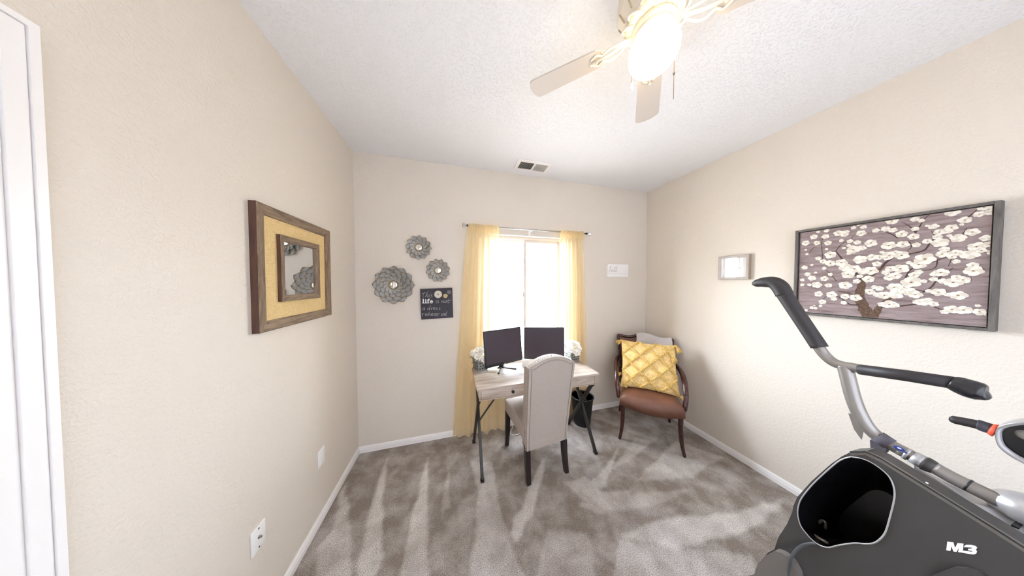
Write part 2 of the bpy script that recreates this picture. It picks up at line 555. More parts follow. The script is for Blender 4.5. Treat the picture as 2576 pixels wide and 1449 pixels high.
# window: white vinyl slider set back in a drywall return
wy = YB + .085
fr = MB()
fw = .045
for a, b in (((WX0, WZ0), (WX0 + fw, WZ1)), ((WX1 - fw, WZ0), (WX1, WZ1)), ((WX0 + fw, WZ0), (WX1 - fw, WZ0 + fw)), ((WX0 + fw, WZ1 - fw * .7), (WX1 - fw, WZ1))):
    fr.span((a[0], wy - .02, a[1]), (b[0], wy + .05, b[1]), .003)
win = struct(fr.build('window_1', M_VINYL))
MX = .79


def sash(x0, x1, y, wd_, name):
    z0, z1 = WZ0 + fw, WZ1 - fw * .7
    m = MB()
    m.span((x0, y, z0), (x0 + wd_, y + .03, z1), .002).span((x1 - wd_, y, z0), (x1, y + .03, z1), .002)
    m.span((x0 + wd_, y, z0), (x1 - wd_, y + .03, z0 + wd_), .002).span((x0 + wd_, y, z1 - wd_ * .9), (x1 - wd_, y + .03, z1), .002)
    o = m.build(name, M_VINYL, win)
    MB().span((x0 + wd_, y + .012, z0 + wd_), (x1 - wd_, y + .016, z1 - wd_ * .9)).build('pane', M_GLASS, o)
    return o


sash(WX0 + fw, MX + .014, wy + .022, .016, 'sash')
sr = sash(MX - .014, WX1 - fw, wy - .012, .030, 'sash')
MB().span((MX - .03, wy - .03, 1.41), (MX - .012, wy - .008, 1.47), .003).build('sash_latch', M_VINYL, sr)

# ------------------------------------------------------------------ ceiling vent
vx0, vx1, vy0, vy1 = .603, .955, 1.948, 2.128
vt = thing('ceiling_vent', 'white two-bank air register in the ceiling above the window', 'vent', ((vx0 + vx1) / 2, (vy0 + vy1) / 2, ZC))
f = MB()
ix0, ix1, iy0, iy1, xm = vx0 + .035, vx1 - .03, vy0 + .035, vy1 - .02, (vx0 + vx1) / 2 + .008
for a, b in (((vx0, vy0), (ix0, vy1)), ((ix1, vy0), (vx1, vy1)), ((ix0, vy0), (ix1, iy0)), ((ix0, iy1), (ix1, vy1)), ((xm - .008, iy0), (xm + .008, iy1))):
    f.span((a[0], a[1], ZC - .008), (b[0], b[1], ZC), .001)
f.build('frame', M_TRIM, vt)
MB().span((ix0, iy0, ZC - .0008), (ix1, iy1, ZC)).build('duct_opening', mat('dark_duct', '17191c', .9), vt)
for x0, x1, tilt in ((ix0, xm - .008, .6), (xm + .008, ix1, -.22)):
    m = MB()
    n = 13
    for i in range(n):
        x = x0 + (x1 - x0) * (i + .5) / n
        m.box((x, (iy0 + iy1) / 2, ZC - .0055), (.0012, iy1 - iy0, .0085), Matrix.Rotation(tilt, 3, 'Y'))
    m.build('louver_bank', M_TRIM, vt)

# ------------------------------------------------------------------ ceiling fan
FC = Vector((.75, .67, 0))
fan = thing('ceiling_fan', 'white ceiling fan with lit glass globe and pull chains', 'ceiling fan', (FC.x, FC.y, ZC))
M_FAN = mat('fan_cream_enamel', 'efe6d6', .45)
M_FANM = mat('fan_blade_white', 'c9c0b8', .5)
mo = MB()
mo.lathe([(.09, ZC), (.110, ZC - .004), (.116, ZC - .03), (.108, ZC - .045), (.124, ZC - .06), (.129, ZC - .085), (.122, ZC - .10), (.128, ZC - .108), (.122, ZC - .118),
          (.104, ZC - .15), (.096, ZC - .165), (.100, ZC - .172), (.092, ZC - .182), (.07, ZC - .19), (.05, ZC - .19)], FC, 48)
mo.build('motor_housing', M_FAN, fan)
M_SLOT = mat('fan_slot', 'b9ab8e', .7)
for i in range(14):
    vs_ = MB()
    a = 2 * PI * i / 14
    Rz = Matrix.Rotation(a, 3, 'Z')
    vs_.box(Rz @ Vector((.1145, 0, ZC - .134)) + FC, (.004, .005, .040), Rz @ Matrix.Rotation(.5, 3, 'Y'), .0015)
    vs_.build('housing_slot', M_SLOT, fan)
sc_ = MB()
for i in range(12):
    a = 2 * PI * i / 12
    u, t = Vector((math.cos(a), math.sin(a), 0)), Vector((-math.sin(a), math.cos(a), 0))
    pts = [FC + u * (.084 + .026 * math.sin(q)) + t * (.022 * math.cos(q)) + Vector((0, 0, ZC - .178 - .01 * math.cos(q))) for q in [x * PI / 5 for x in range(-1, 8)]]
    sc_.tube(smooth_path(pts, 3), .005, 8)
sc_.build('scroll_ornament', M_FAN, fan)
ft = MB()
ft.lathe([(.05, ZC - .185), (.074, ZC - .19), (.076, ZC - .205), (.066, ZC - .214), (.070, ZC - .222), (.062, ZC - .228), (.04, ZC - .228)], FC, 40)
ft.build('light_fitter', M_FAN, fan)
gl = MB()
gz = ZC - .285
gl.lathe([(.052, gz + .062), (.064, gz + .056), (.080, gz + .034), (.086, gz + .008), (.084, gz - .015), (.074, gz - .037), (.056, gz - .054), (.030, gz - .064), (.005, gz - .067)], FC, 40)
gl.build('glass_globe', emit_mat('lit_frosted_glass', (1.0, .78, .42), LAMP), fan)
for i in range(4):
    a = math.radians(135 - 90 * i)
    Rz = Matrix.Rotation(a, 3, 'Z')
    X = Matrix.Translation((FC.x, FC.y, ZC - .21)) @ Rz.to_4x4() @ Matrix.Rotation(-.12, 4, 'X')
    m = MB(X)
    n = 26
    out = []
    for s_ in (1, -1):
        for j in range(n + 1):
            q = j / n if s_ == 1 else 1 - j / n
            q = 1 - (1 - q) ** 1.7
            r = .185 + .325 * q
            hw = .047 + .012 * q
            if q > .9: hw *= (1 - .72 * ((q - .9) / .1) ** 3)
            if q < .06: hw -= .014 * ((.06 - q) / .06) ** 2
            out.append((r, s_ * hw, 0))
    m.prism(out, (0, 0, .006))
    b = m.build('fan_blade', M_FANM, fan, bevel=.0015)
    m = MB(X)
    for s_ in (1, -1):
        m.tube(smooth_path([(.095, s_ * .012, .012), (.13, s_ * .026, -.002), (.158, s_ * .03, -.004), (.182, s_ * .016, -.004), (.205, s_ * .028, -.003), (.228, s_ * .012, -.002)], 5), .0045, 8, 0, (1, .7))
    m.tube([(.09, 0, .014), (.15, 0, -.002), (.228, 0, -.003)], [.008, .006, .005], 8)
    for x_ in (.205, .23): m.ell((x_, .0, -.011), (.005, .005, .003))
    m.build('blade_arm', M_FAN, b)


def bead_chain(p0, z1, name, fob):
    m = MB()
    z = p0[2]
    while z > z1:
        m.ell((p0[0], p0[1], z), (.0014, .0014, .0014), 0, 6, 4); z -= .0034
    m.tube([(p0[0], p0[1], p0[2]), (p0[0], p0[1], z1)], .0005, 5)
    o = m.build(name, mat('bead_chain_metal', '6d5a45', .4, .8), fan)
    f_ = MB()
    if fob == 'bell':
        f_.lathe([(.002, z1 + .004), (.004, z1 - .004), (.0075, z1 - .016), (.0095, z1 - .02), (.006, z1 - .024), (.003, z1 - .029)], (p0[0], p0[1], 0), 14)
        f_.build('chain_fob', M_WHITE, o)
    else:
        zz = p0[2] - .55 * (p0[2] - z1)
        f_.lathe([(.0015, zz + .007), (.0035, zz + .003), (.0035, zz - .003), (.0015, zz - .007)], (p0[0], p0[1], 0), 10)
        f_.build('chain_connector', M_DARKHOLE, o)


c1 = onp(1695, 120, 1, .70)
bead_chain((.842, .660, 2.515), 2.292, 'pull_chain', 'none')
bead_chain((.713, .735, 2.515), 2.385, 'pull_chain', 'bell')

# ------------------------------------------------------------------ curtains and rod
rz = 2.137
ry = YB - .07
rod = thing('curtain_rod', 'thin silver curtain rod with clear crystal end knobs above the window', 'curtain rod', (.82, ry, rz))
MB().tube([(.145, ry, rz), (1.49, ry, rz)], .0075, 14).build('rod', M_CHROME, rod)
for sx, x in ((-1, .145), (1, 1.49)):
    m = MB()
    m.lathe([(.012, 0), (.012, .012)], (x, ry, rz), 14, 0, Matrix.Rotation(sx * PI / 2, 3, 'Y'))
    fo = m.build('finial_collar', mat('dark_collar', '4a4848', .4, .6), rod)
    m = MB()
    m.lathe([(.006, .012), (.014, .018), (.026, .046), (.022, .052), (.004, .056)], (x, ry, rz), 8, 0, Matrix.Rotation(sx * PI / 2, 3, 'Y'), sm=False)
    m.build('crystal_finial', M_CRYSTAL, rod)
for x in (.19, .815, 1.44):
    m = MB()
    m.span((x - .008, YB - .006, rz - .045), (x + .008, YB, rz + .01), .001).bar((x, YB - .004, rz - .012), (x, ry, rz - .012), .007, .007).bar((x, ry + .004, rz - .012), (x, ry - .01, rz - .004), .007, .004)
    m.build('bracket', M_WHITE, rod)


def curtain(name, label, topx, botx, topz, botz, nf, seed, yo):
    rnd = random.Random(seed)
    ph = [rnd.uniform(-.6, .6) for _ in range(40)]

    def fn(u, v):          # v=0 top .. 1 bottom
        z = topz + (botz - topz) * v
        e = v ** .8
        x0 = topx[0] + (botx[0] - topx[0]) * e
        x1 = topx[1] + (botx[1] - topx[1]) * e
        ww = noise.noise((u * 3, v * 1.3, seed)) * .25
        k = u * nf * 2 * PI + ww * 2.2
        amp = .007 + .021 * min(1, v * 1.3)
        wob = .8 * math.sin(k) + .5 * math.sin(k * .47 + ph[3]) + .1 * math.sin(k * 1.6 + ph[5])
        x = x0 + (x1 - x0) * (u + .004 * math.sin(2 * k) * min(1, v * 3)) + .008 * noise.noise((u * 4, v * 2, seed + 5))
        y = ry + .018 + amp * wob * .9
        hd = .075 / (topz - botz)
        if v < hd:                                   # gathered pocket around the rod
            q = v / hd
            y = ry - .014 - .006 * math.sin(q * PI) + .004 * math.sin(u * nf * 8 * PI + 2 * ww)
            z += .004 * math.sin(u * nf * 9 * PI) * (1 - q)
        if v > .97: z += .012 * noise.noise((u * 7, 0, seed))
        return (x, min(y, YB - .016), z)
    m = MB()
    m.grid(fn, 220, 60)
    o = m.build(name, M_SHEER, None, normals=False)
    tag(o, label, 'curtain', 'sheer curtains')
    b = MB()

    def back(u, v):                                 # back of the rod pocket
        p = fn(u, 0)
        z = topz - .075 * v
        return (p[0], ry + .012 + .003 * math.sin(u * nf * 5 * PI), z)
    b.grid(back, 120, 4)
    b.build('rod_pocket', M_SHEER, o, normals=False)
    return o


curtain('curtain', 'yellow sheer curtain hanging left of the window, spread wide at the floor', (.152, .455), (-.012, .53), rz + .017, .012, 6, 3, 0)
curtain('curtain', 'yellow sheer curtain hanging right of the window, behind the desk end', (1.155, 1.452), (1.17, 1.535), rz + .017, .012, 6, 11, 0)

# ------------------------------------------------------------------ left wall: framed mirror, outlets
M_FRWOOD = wood_mat('weathered_brown_wood', '8a765f', '5c4834', 'Y', 44, .7, 9, .5)
M_FRWOODZ = wood_mat('weathered_brown_wood_upright', '8a765f', '5c4834', 'Z', 44, .7, 9, .5)
M_FRSIDE = wood_mat('dark_brown_wood', '5a3a2a', '37211a', 'Z', 14, .6, 10, .3)


def burlap():
    m = mat('yellow_burlap', 'd9b77c', .9, spec=.1)
    nt = m.node_tree; b = nt.nodes['Principled BSDF']
    N, Lk = nt.nodes.new, nt.links.new
    tc = N('ShaderNodeTexCoord')
    hs = []
    for sc in ((8, 30, 420), (8, 420, 30)):
        mp = N('ShaderNodeMapping'); mp.inputs['Scale'].default_value = sc; Lk(tc.outputs['Object'], mp.inputs[0])
        n = N('ShaderNodeTexNoise'); n.inputs['Scale'].default_value = 1; n.inputs['Detail'].default_value = 3; Lk(mp.outputs[0], n.inputs['Vector'])
        hs.append(n)
    ad = N('ShaderNodeMath'); ad.operation = 'ADD'; Lk(hs[0].outputs['Fac'], ad.inputs[0]); Lk(hs[1].outputs['Fac'], ad.inputs[1])
    cr = N('ShaderNodeValToRGB'); cr.color_ramp.elements[0].position = .38; cr.color_ramp.elements[1].position = .62
    hf = N('ShaderNodeMath'); hf.operation = 'MULTIPLY'; hf.inputs[1].default_value = .5; Lk(ad.outputs[0], hf.inputs[0])
    cr.color_ramp.elements[0].color = lin('c4a672'); cr.color_ramp.elements[1].color = lin('dcc391')
    Lk(hf.outputs[0], cr.inputs[0]); Lk(cr.outputs[0], b.inputs['Base Color'])
    bp = N('ShaderNodeBump'); bp.inputs['Strength'].default_value = .4; bp.inputs['Distance'].default_value = .001
    Lk(hf.outputs[0], bp.inputs['Height']); Lk(bp.outputs[0], b.inputs['Normal'])
    return m


my0, my1, mz0, mz1 = 1.200, 1.777, 1.346, 1.928
fm = thing('framed_mirror', 'square mirror in a weathered wood frame with yellow burlap mat', 'mirror', (XL, (my0 + my1) / 2, (mz0 + mz1) / 2))


def frame4(mb, x0, x1, y0, y1, z0, z1, w_, lip, mi=0):
    """mitred picture frame lying on a plane of constant x; front face at x1, outer step lip"""
    def ring(y0, y1, z0, z1, x): return [(x, y0, z0), (x, y1, z0), (x, y1, z1), (x, y0, z1)]
    rings = [ring(y0, y1, z0, z1, x0), ring(y0, y1, z0, z1, x1 - (x1 - x0) * .12), ring(y0 + lip * .4, y1 - lip * .4, z0 + lip * .4, z1 - lip * .4, x1),
             ring(y0 + lip, y1 - lip, z0 + lip, z1 - lip, x1 - (x1 - x0) * .08), ring(y0 + w_ * .9, y1 - w_ * .9, z0 + w_ * .9, z1 - w_ * .9, x1 - (x1 - x0) * .2),
             ring(y0 + w_, y1 - w_, z0 + w_, z1 - w_, x1 - (x1 - x0) * .3), ring(y0 + w_, y1 - w_, z0 + w_, z1 - w_, x0)]
    for k in range(len(rings) - 1):
        for i in range(4):
            a, b, c, d_ = rings[k][i], rings[k][(i + 1) % 4], rings[k + 1][(i + 1) % 4], rings[k + 1][i]
            mb.add([a, b, c, d_], [[0, 1, 2, 3]], 1 if k == 0 else (0 if i % 2 == 0 else 2))
    return mb


frame4(MB(), XL, XL + .031, my0, my1, mz0, mz1, .047, .012).build('outer_frame', [M_FRWOOD, M_FRSIDE, M_FRWOODZ], fm, weld=True)
MB().span((XL, my0 + .04, mz0 + .04), (XL + .016, my1 - .04, mz1 - .04)).build('burlap_mat', burlap(), fm)
a0, a1, b0, b1 = 1.325, 1.643, 1.476, 1.810
frame4(MB(), XL + .016, XL + .034, a0, a1, b0, b1, .03, .006).build('inner_frame', [M_FRWOOD, M_FRSIDE, M_FRWOODZ], fm, weld=True)
MB().span((XL + .016, a0 + .028, b0 + .028), (XL + .020, a1 - .028, b1 - .028)).build('mirror_glass', M_MIRROR, fm)

for nm, lab, y0, y1, z0, z1, coax in (('wall_plate', 'blank white wall plate low on the left wall, nearer the corner', 1.637, 1.705, .365, .475, False),
                                      ('wall_plate', 'white coax wall plate with metal connectors low on the left wall, nearer the door', 1.161, 1.232, .375, .484, True)):
    t = thing(nm, lab, 'wall plate', (XL, (y0 + y1) / 2, (z0 + z1) / 2), 'wall plates on the left wall')
    MB().span((XL, y0, z0), (XL + .006, y1, z1), .002).build('cover', M_WHITE, t)
    ym, zm = (y0 + y1) / 2, (z0 + z1) / 2
    rx = Matrix.Rotation(PI / 2, 3, 'Y')
    if coax:
        for dz in (-.042, .042):
            MB().lathe([(.0035, .004), (.0035, .007), (.001, .0075)], (XL, ym, zm + dz), 12, 0, rx).build('screw', M_DARKHOLE, t)
        MB().lathe([(.0065, .005), (.0065, .009), (.0045, .009), (.0045, .016), (.002, .0165)], (XL, ym, zm + .003), 12, 0, rx).build('coax_connector', mat('dull_nickel', '8d877d', .35, .8), t)
    else:
        MB().span((XL + .0055, ym - .017, zm - .034), (XL + .0075, ym + .017, zm + .034), .0008).build('insert', M_WHITE, t)

# ------------------------------------------------------------------ back wall: flower mirrors
M_PETAL = mat('grey_blue_petal_metal', 'a6a7a6', .5, .15, .2, 60, .001, .12, 30)
M_GOLD = mat('antique_gold_rim', '957848', .4, .6)


def petal_mesh(r0, r1, wdt, dz, lift):
    nu, nv = 18, 18
    m = MB()

    def fn(u, v):
        s_ = (u - .5) * 2
        t = max(0, (v - .52) / .48)
        hw = wdt * (.5 + .5 * math.sin(min(1, v / .52) * PI * .5)) * max(.012, 1 - t ** 2) ** .72
        r = r0 + (r1 - r0) * v
        h = dz + lift * v ** 1.6 + .16 * wdt * s_ * min(1, v * 2) + .30 * wdt * s_ * s_ * (.4 + .6 * v) * (1 - t ** 3) - .10 * wdt * math.sin(v * PI)
        return (s_ * hw, -h, r)
    m.grid(fn, nu, nv, 0, True, lambda i, j: 1 if (i in (0, nu - 1) and j > 7) or j == nv - 1 else 0)
    return m


def flower_mirror(label, c, layers, rm, rot):
    t = thing('flower_mirror', label, 'mirror', (c[0], YB, c[2]), 'metal flower mirrors')
    for li, (n, r0, r1, wdt, dz, lift, off) in enumerate(layers):
        src = None
        for k in range(n):
            if src is None:
                m = petal_mesh(r0, r1, wdt, dz, lift)
                m.v = [v + t.location for v in m.v]
                src = m.build('petal', [M_PETAL, M_GOLD], t, solid=.0016)
                o = src
            else:
                o = src.copy(); COL.objects.link(o); o.parent = t
            o.rotation_euler = (0, 2 * PI * k / n + off + rot, 0)
    RX = Matrix.Rotation(PI / 2, 3, 'X')
    z0 = layers[-1][4]
    MB().lathe([(rm * 1.1, 0), (rm * 1.1, z0 + .008), (rm * 1.06, z0 + .012), (rm, z0 + .012), (rm * .98, z0 + .006)], t.location, 32, 0, RX).build('mirror_rim', M_GOLD, t)
    MB().lathe([(rm, z0 + .006), (rm, z0 + .009), (rm * .6, z0 + .0115), (rm * .1, z0 + .012)], t.location, 32, 0, RX).build('mirror_glass', M_MIRROR, t)
    return t


p = Bp(990, 717, .03)
flower_mirror('large grey metal flower mirror with four rings of petals, lower left', p,
              [(12, .07, .178, .049, .004, .020, 0), (12, .055, .150, .043, .012, .020, PI / 12), (12, .04, .118, .035, .020, .018, 0), (12, .026, .086, .026, .028, .014, PI / 12)], .0385, 0)
p = Bp(1053, 622, .03)
flower_mirror('small grey metal flower mirror hung highest of the three', p, [(12, .03, .116, .0315, .004, .018, 0), (12, .022, .080, .0235, .013, .014, PI / 12)], .034, .05)
p = Bp(1102, 680, .03)
flower_mirror('small grey metal flower mirror right above the black quote sign', p, [(12, .03, .114, .031, .004, .018, .1), (12, .022, .078, .0232, .013, .014, PI / 12)], .034, .2)

# ------------------------------------------------------------------ black quote sign
sy = YB - .03


def sgn(cx, cy, off=.0315):
    return Bp(900 + cx / 5.571, 560 + cy / 5.573, off)


q = [sgn(873, 930, .03), sgn(1325, 913, .03), sgn(1338, 1330, .03), sgn(890, 1360, .03)]
sg = thing('quote_sign', 'black square sign with white lettering and applied flowers beside the curtain', 'sign', (q[0].x + .15, YB, 1.37))
MB().prism(q, (0, .03, 0)).build('board', mat('black_sign_paint', '1d1420', .5), sg, bevel=.002)
E0 = [(945, 1295), (970, 1285), (968, 1272), (953, 1280), (948, 1300), (965, 1308), (978, 1300)]
A0 = [(935, 1195), (918, 1195), (905, 1212), (910, 1225), (925, 1218), (938, 1195), (933, 1218), (942, 1228)]
S0 = [(1118, 1190), (1105, 1195), (1105, 1205), (1118, 1212), (1110, 1222), (1095, 1222)]
Rr = [[(905, 1275), (905, 1315)], [(906, 1292), (920, 1275), (938, 1276)]]


def sh(st, dx, dy): return [(x + dx, y + dy) for x, y in st]


script_ = [[(937, 975), (922, 1005), (912, 1040), (925, 1047)], [(895, 1000), (918, 990), (960, 985)],
           [(988, 962), (965, 1000), (945, 1047)], [(948, 1036), (968, 1012), (983, 1008), (980, 1030), (978, 1046), (992, 1040)],
           [(1006, 1010), (998, 1035), (1006, 1046)], [(1013, 992), (1015, 995)],
           [(1045, 1005), (1030, 1008), (1027, 1018), (1042, 1028), (1038, 1042), (1018, 1045)],
           [(1105, 1088), (1095, 1120), (1105, 1126)], [(1109, 1072), (1111, 1075)], [(1135, 1088), (1122, 1092), (1120, 1102), (1135, 1112), (1128, 1125), (1110, 1125)],
           [(1175, 1092), (1180, 1126)], [(1178, 1118), (1195, 1095), (1206, 1097), (1204, 1122), (1216, 1122)],
           [(1232, 1096), (1220, 1105), (1220, 1120), (1233, 1124), (1245, 1112), (1242, 1098), (1232, 1096)],
           [(1276, 1072), (1262, 1115), (1275, 1126), (1292, 1115)], [(1240, 1098), (1275, 1091), (1315, 1085)],
           A0, [(1006, 1195), (985, 1198), (977, 1215), (988, 1223), (1006, 1205)], [(1022, 1158), (1008, 1200), (1005, 1222), (1016, 1222)],
           [(1036, 1193), (1030, 1223)], [(1032, 1210), (1043, 1195), (1056, 1197)], sh(E0, 113, -85), S0, sh(S0, 38, -2)] + Rr + [E0,
           [(1002, 1252), (990, 1285), (985, 1309)], [(988, 1298), (1002, 1281), (1013, 1283), (1010, 1305), (1020, 1304)], sh(E0, 82, -2), sh(A0, 165, 78), ] + \
          [sh(s_, 215, -2) for s_ in Rr] + [sh(S0, 70, 82), sh(A0, 288, 76), [(1253, 1242), (1238, 1275), (1235, 1300), (1252, 1297)]]
M_LET = mat('white_lettering', 'f4f2f0', .6)
m = MB()
for st in script_:
    pts = [sgn(x, y, .0308) for x, y in st]
    m.tube(smooth_path(pts, 4), .0019, 6, 0, (1, .5), up=(1, 0, 0) if False else None)


def pl(mb, pts, map_, d=(0, .0012, 0)): mb.prism([map_(x, y) for x, y in pts], d)


for pts in ([(903, 1124), (934, 1124), (934, 1132), (903, 1132)], [(911, 1070), (925, 1070), (925, 1126), (911, 1126)], [(903, 1070), (914, 1070), (914, 1077), (903, 1077)],
            [(938, 1124), (969, 1124), (969, 1131), (938, 1131)], [(947, 1090), (961, 1090), (961, 1126), (947, 1126)], [(940, 1090), (950, 1090), (950, 1097), (940, 1097)],
            [(970, 1123), (1002, 1123), (1002, 1130), (970, 1130)], [(978, 1080), (992, 1080), (992, 1126), (978, 1126)], [(970, 1090), (1006, 1090), (1006, 1097), (970, 1097)],
            [(978, 1082), (984, 1072), (996, 1067), (1010, 1070), (1010, 1080), (1000, 1078), (992, 1083)],
            [(1054, 1112), (1024, 1112), (1026, 1120), (1036, 1125), (1050, 1119), (1055, 1123), (1044, 1131), (1028, 1132), (1014, 1124), (1011, 1108), (1018, 1094), (1032, 1089), (1048, 1094), (1055, 1104)],
            [(946, 1076), (953, 1070), (962, 1076), (956, 1084), (948, 1083)]):
    pl(m, pts, lambda x, y: sgn(x, y, .0312))
m.build('lettering', M_LET, sg)
for cx, cy, r, n, col, lay in ((1127, 1005, 62, 16, 'ded6c8', 3), (1228, 1027, 38, 9, 'd2c08a', 2), (1278, 975, 37, 10, '77736f', 2)):
    c = sgn(cx, cy, .031)
    rr = r / 5.571 * .0037 * .94
    m = MB()
    for l_ in range(lay):
        for k in range(n):
            a = 2 * PI * k / n + l_ * PI / n
            Rq = Matrix.Rotation(-a, 3, 'Y')
            rl = rr * (1 - .27 * l_)
            m.ell(c + Rq @ Vector((0, -.002 - .003 * l_, rl * .58)), (rl * .19 + .0006, .0016, rl * .42), 0, 8, 6, Rq @ Matrix.Rotation(.25, 3, 'X'))
    m.ell(c + Vector((0, -.006 - .002 * lay, 0)), (rr * .2, .004, rr * .2), 1, 10, 6)
    m.build('flower', [mat('applied_flower_' + col, col, .5), mat('flower_heart_' + col, '8c8274' if col != 'd2c08a' else '6e5a2c', .4)], sg)

# ------------------------------------------------------------------ Faith block sign
fs_ = thing('word_sign', 'small white block sign reading Faith, right of the window', 'sign', (1.97, YB, 1.72))
p0, p1 = Bp(1529, 664, .035), Bp(1580.5, 697, .035)
MB().span((p0.x, YB, p1.z), (p1.x, YB - .035, p0.z), .0015).build('block', M_WHITE, fs_)


def fth(cx, cy): return Bp(1500 + cx / 5.8545, 620 + cy / 5.8545, .0355)


m = MB()
for st in ([(195, 312), (215, 295), (252, 292)], [(213, 300), (203, 340), (190, 390)], [(190, 352), (215, 345), (230, 341)],
           [(237, 352), (222, 355), (218, 368), (228, 371), (240, 352), (241, 369)], [(253, 350), (249, 370), (256, 368)], [(255, 338), (256, 340)],
           [(282, 298), (268, 345), (266, 370), (276, 367)], [(240, 326), (270, 321), (316, 318)], [(312, 288), (290, 340), (283, 373)], [(286, 360), (298, 348), (301, 368), (309, 365)]):
    m.tube(smooth_path([fth(*x) for x in st], 4), .0017, 6, 0, (1, .5))
m.build('lettering', mat('charcoal_ink', '55504d', .7), fs_)
m = MB()
x = 193
while x < 460:
    l_ = random.uniform(4, 11)
    a, b = fth(x, 397 + (x - 190) * .02), fth(x + l_, 397 + (x - 190) * .02)
    m.bar(a, b, .001, .0022); x += l_ + random.uniform(2.5, 5)
m.build('small_print', mat('grey_ink', 'b9b4b0', .7), fs_)

# ------------------------------------------------------------------ right wall: small frame, blossom painting
sf = thing('picture_frame', 'small grey picture frame with pale print beside the blossom painting', 'picture frame', (XR, 1.32, 1.71))


def frame_right(y0, y1, z0, z1, w_, t, lip, mats, parent, name):
    m = MB()
    frame4(m, 0, t, -y1, -y0, z0, z1, w_, lip)
    m.v = [Vector((XR - v.x, -v.y, v.z)) for v in m.v]
    return m.build(name, mats, parent, weld=True)


M_GREYF = mat('grey_wash_frame', 'b3aaa3', .6, 0, .1, 40, .001, .08, 20)
M_GREYS = mat('tan_frame_side', '9b8a74', .6)
frame_right(1.212, 1.427, 1.598, 1.812, .022, .034, .003, [M_GREYF, M_GREYS, M_GREYF], sf, 'frame')
MB().span((XR - .008, 1.232, 1.618), (XR, 1.408, 1.792)).build('print', mat('white_print_paper', 'ececf0', .5), sf)
m = MB()
for pts in ([(1958, 342), (2118, 322), (2118, 328), (2080, 334), (2075, 350), (2050, 375), (2010, 376), (1985, 352)],):
    pass
c = Rp(1848, 678, .0085)
m.prism([(XR - .0082, c.y + a, c.z + b) for a, b in ((.05, .004), (.02, .008), (-.045, .018), (-.046, .014), (-.02, .006), (-.01, -.012), (.012, -.02), (.03, -.008))], (.0002, 0, 0))
m.build('ink_drawing', mat('faint_lavender_ink', 'b4b3c6', .6), sf)
MB().span((XR - .0255, 1.232, 1.618), (XR - .024, 1.408, 1.792)).build('glass_pane', glass_mat('picture_glass', (1, 1, 1), .10), sf)

py0, py1, pz0, pz1, PT = .352, .958, 1.343, 1.945, .042
pt = thing('blossom_painting', 'large canvas of white blossoms on a mauve ground in a dark grey frame', 'painting', (XR, (py0 + py1) / 2, (pz0 + pz1) / 2))
fo = MB()
wf = .014
for a, b in (((py0, pz0), (py0 + wf, pz1)), ((py1 - wf, pz0), (py1, pz1)), ((py0 + wf, pz0), (py1 - wf, pz0 + wf)), ((py0 + wf, pz1 - wf), (py1 - wf, pz1))):
    fo.span((XR - PT, a[0], a[1]), (XR, b[0], b[1]), .0015)
fo.build('float_frame', wood_mat('dark_grey_wood', '6a6560', '4a4643', 'Z', 30, .6, 8), pt)


def canvas_mat():
    m = mat('mauve_brushed_canvas', '8f8084', .8, spec=.15)
    nt = m.node_tree; b = nt.nodes['Principled BSDF']
    N, Lk = nt.nodes.new, nt.links.new
    tc = N('ShaderNodeTexCoord'); mp = N('ShaderNodeMapping'); mp.inputs['Scale'].default_value = (1, 5, 34); Lk(tc.outputs['Object'], mp.inputs[0])
    n = N('ShaderNodeTexNoise'); n.inputs['Scale'].default_value = 1.6; n.inputs['Detail'].default_value = 7; n.inputs['Roughness'].default_value = .68; Lk(mp.outputs[0], n.inputs['Vector'])
    cr = N('ShaderNodeValToRGB')
    e = cr.color_ramp.elements
    e[0].position = .3; e[0].color = lin('665754'); e[1].position = .72; e[1].color = lin('a99a98')
    k_ = e.new(.42); k_.color = lin('837371')
    k_ = e.new(.55); k_.color = lin('928382')
    Lk(n.outputs['Fac'], cr.inputs[0])
    n2 = N('ShaderNodeTexNoise'); n2.inputs['Scale'].default_value = 3.2; n2.inputs['Detail'].default_value = 6; Lk(mp.outputs[0], n2.inputs['Vector'])
    r2 = N('ShaderNodeMapRange'); r2.inputs[1].default_value = .6; r2.inputs[2].default_value = .8; r2.inputs[4].default_value = .55; Lk(n2.outputs['Fac'], r2.inputs[0])
    mx = N('ShaderNodeMix'); mx.data_type = 'RGBA'; Lk(r2.outputs[0], mx.inputs[0]); Lk(cr.outputs[0], mx.inputs[6]); mx.inputs[7].default_value = lin('7d5a55')
    Lk(mx.outputs[2], b.inputs['Base Color'])
    return m


# canvas geometry: ground, bark, twigs and petals all on the same canvas mesh
cxs = XR - .030
cv = MB()
cv.span((XR - .030, py0 + .018, pz0 + .018), (XR, py1 - .018, pz1 - .018))


def pc(cx, cy): return onp(1780 + cx / 3.236, 460 + cy / 3.236, 0, cxs)


lay = [cxs - .0002]


def cflat(pts, mi):
    lay[0] -= .0000013
    pts = [Vector((lay[0], min(max(p_.y, py0 + .019), py1 - .019), min(max(p_.z, pz0 + .019), pz1 - .019))) for p_ in pts]
    cv.add(pts, [list(range(len(pts)))], mi)


def ribbon(pts, w0, w1, mi, seed=0):
    P = smooth_path([pc(*q) for q in pts], 5)
    n = len(P)
    for i in range(n - 1):
        def off(k):
            t = (P[min(k + 1, n - 1)] - P[max(k - 1, 0)]); nn = Vector((0, -t.z, t.y)).normalized()
            wv = (w0 + (w1 - w0) * k / (n - 1)) * (1 + .35 * noise.noise((k * .9, seed, 0)))
            return P[k] + nn * wv, P[k] - nn * wv
        a, b = off(i); c, d_ = off(i + 1)
        cflat([a, c, d_, b], mi)


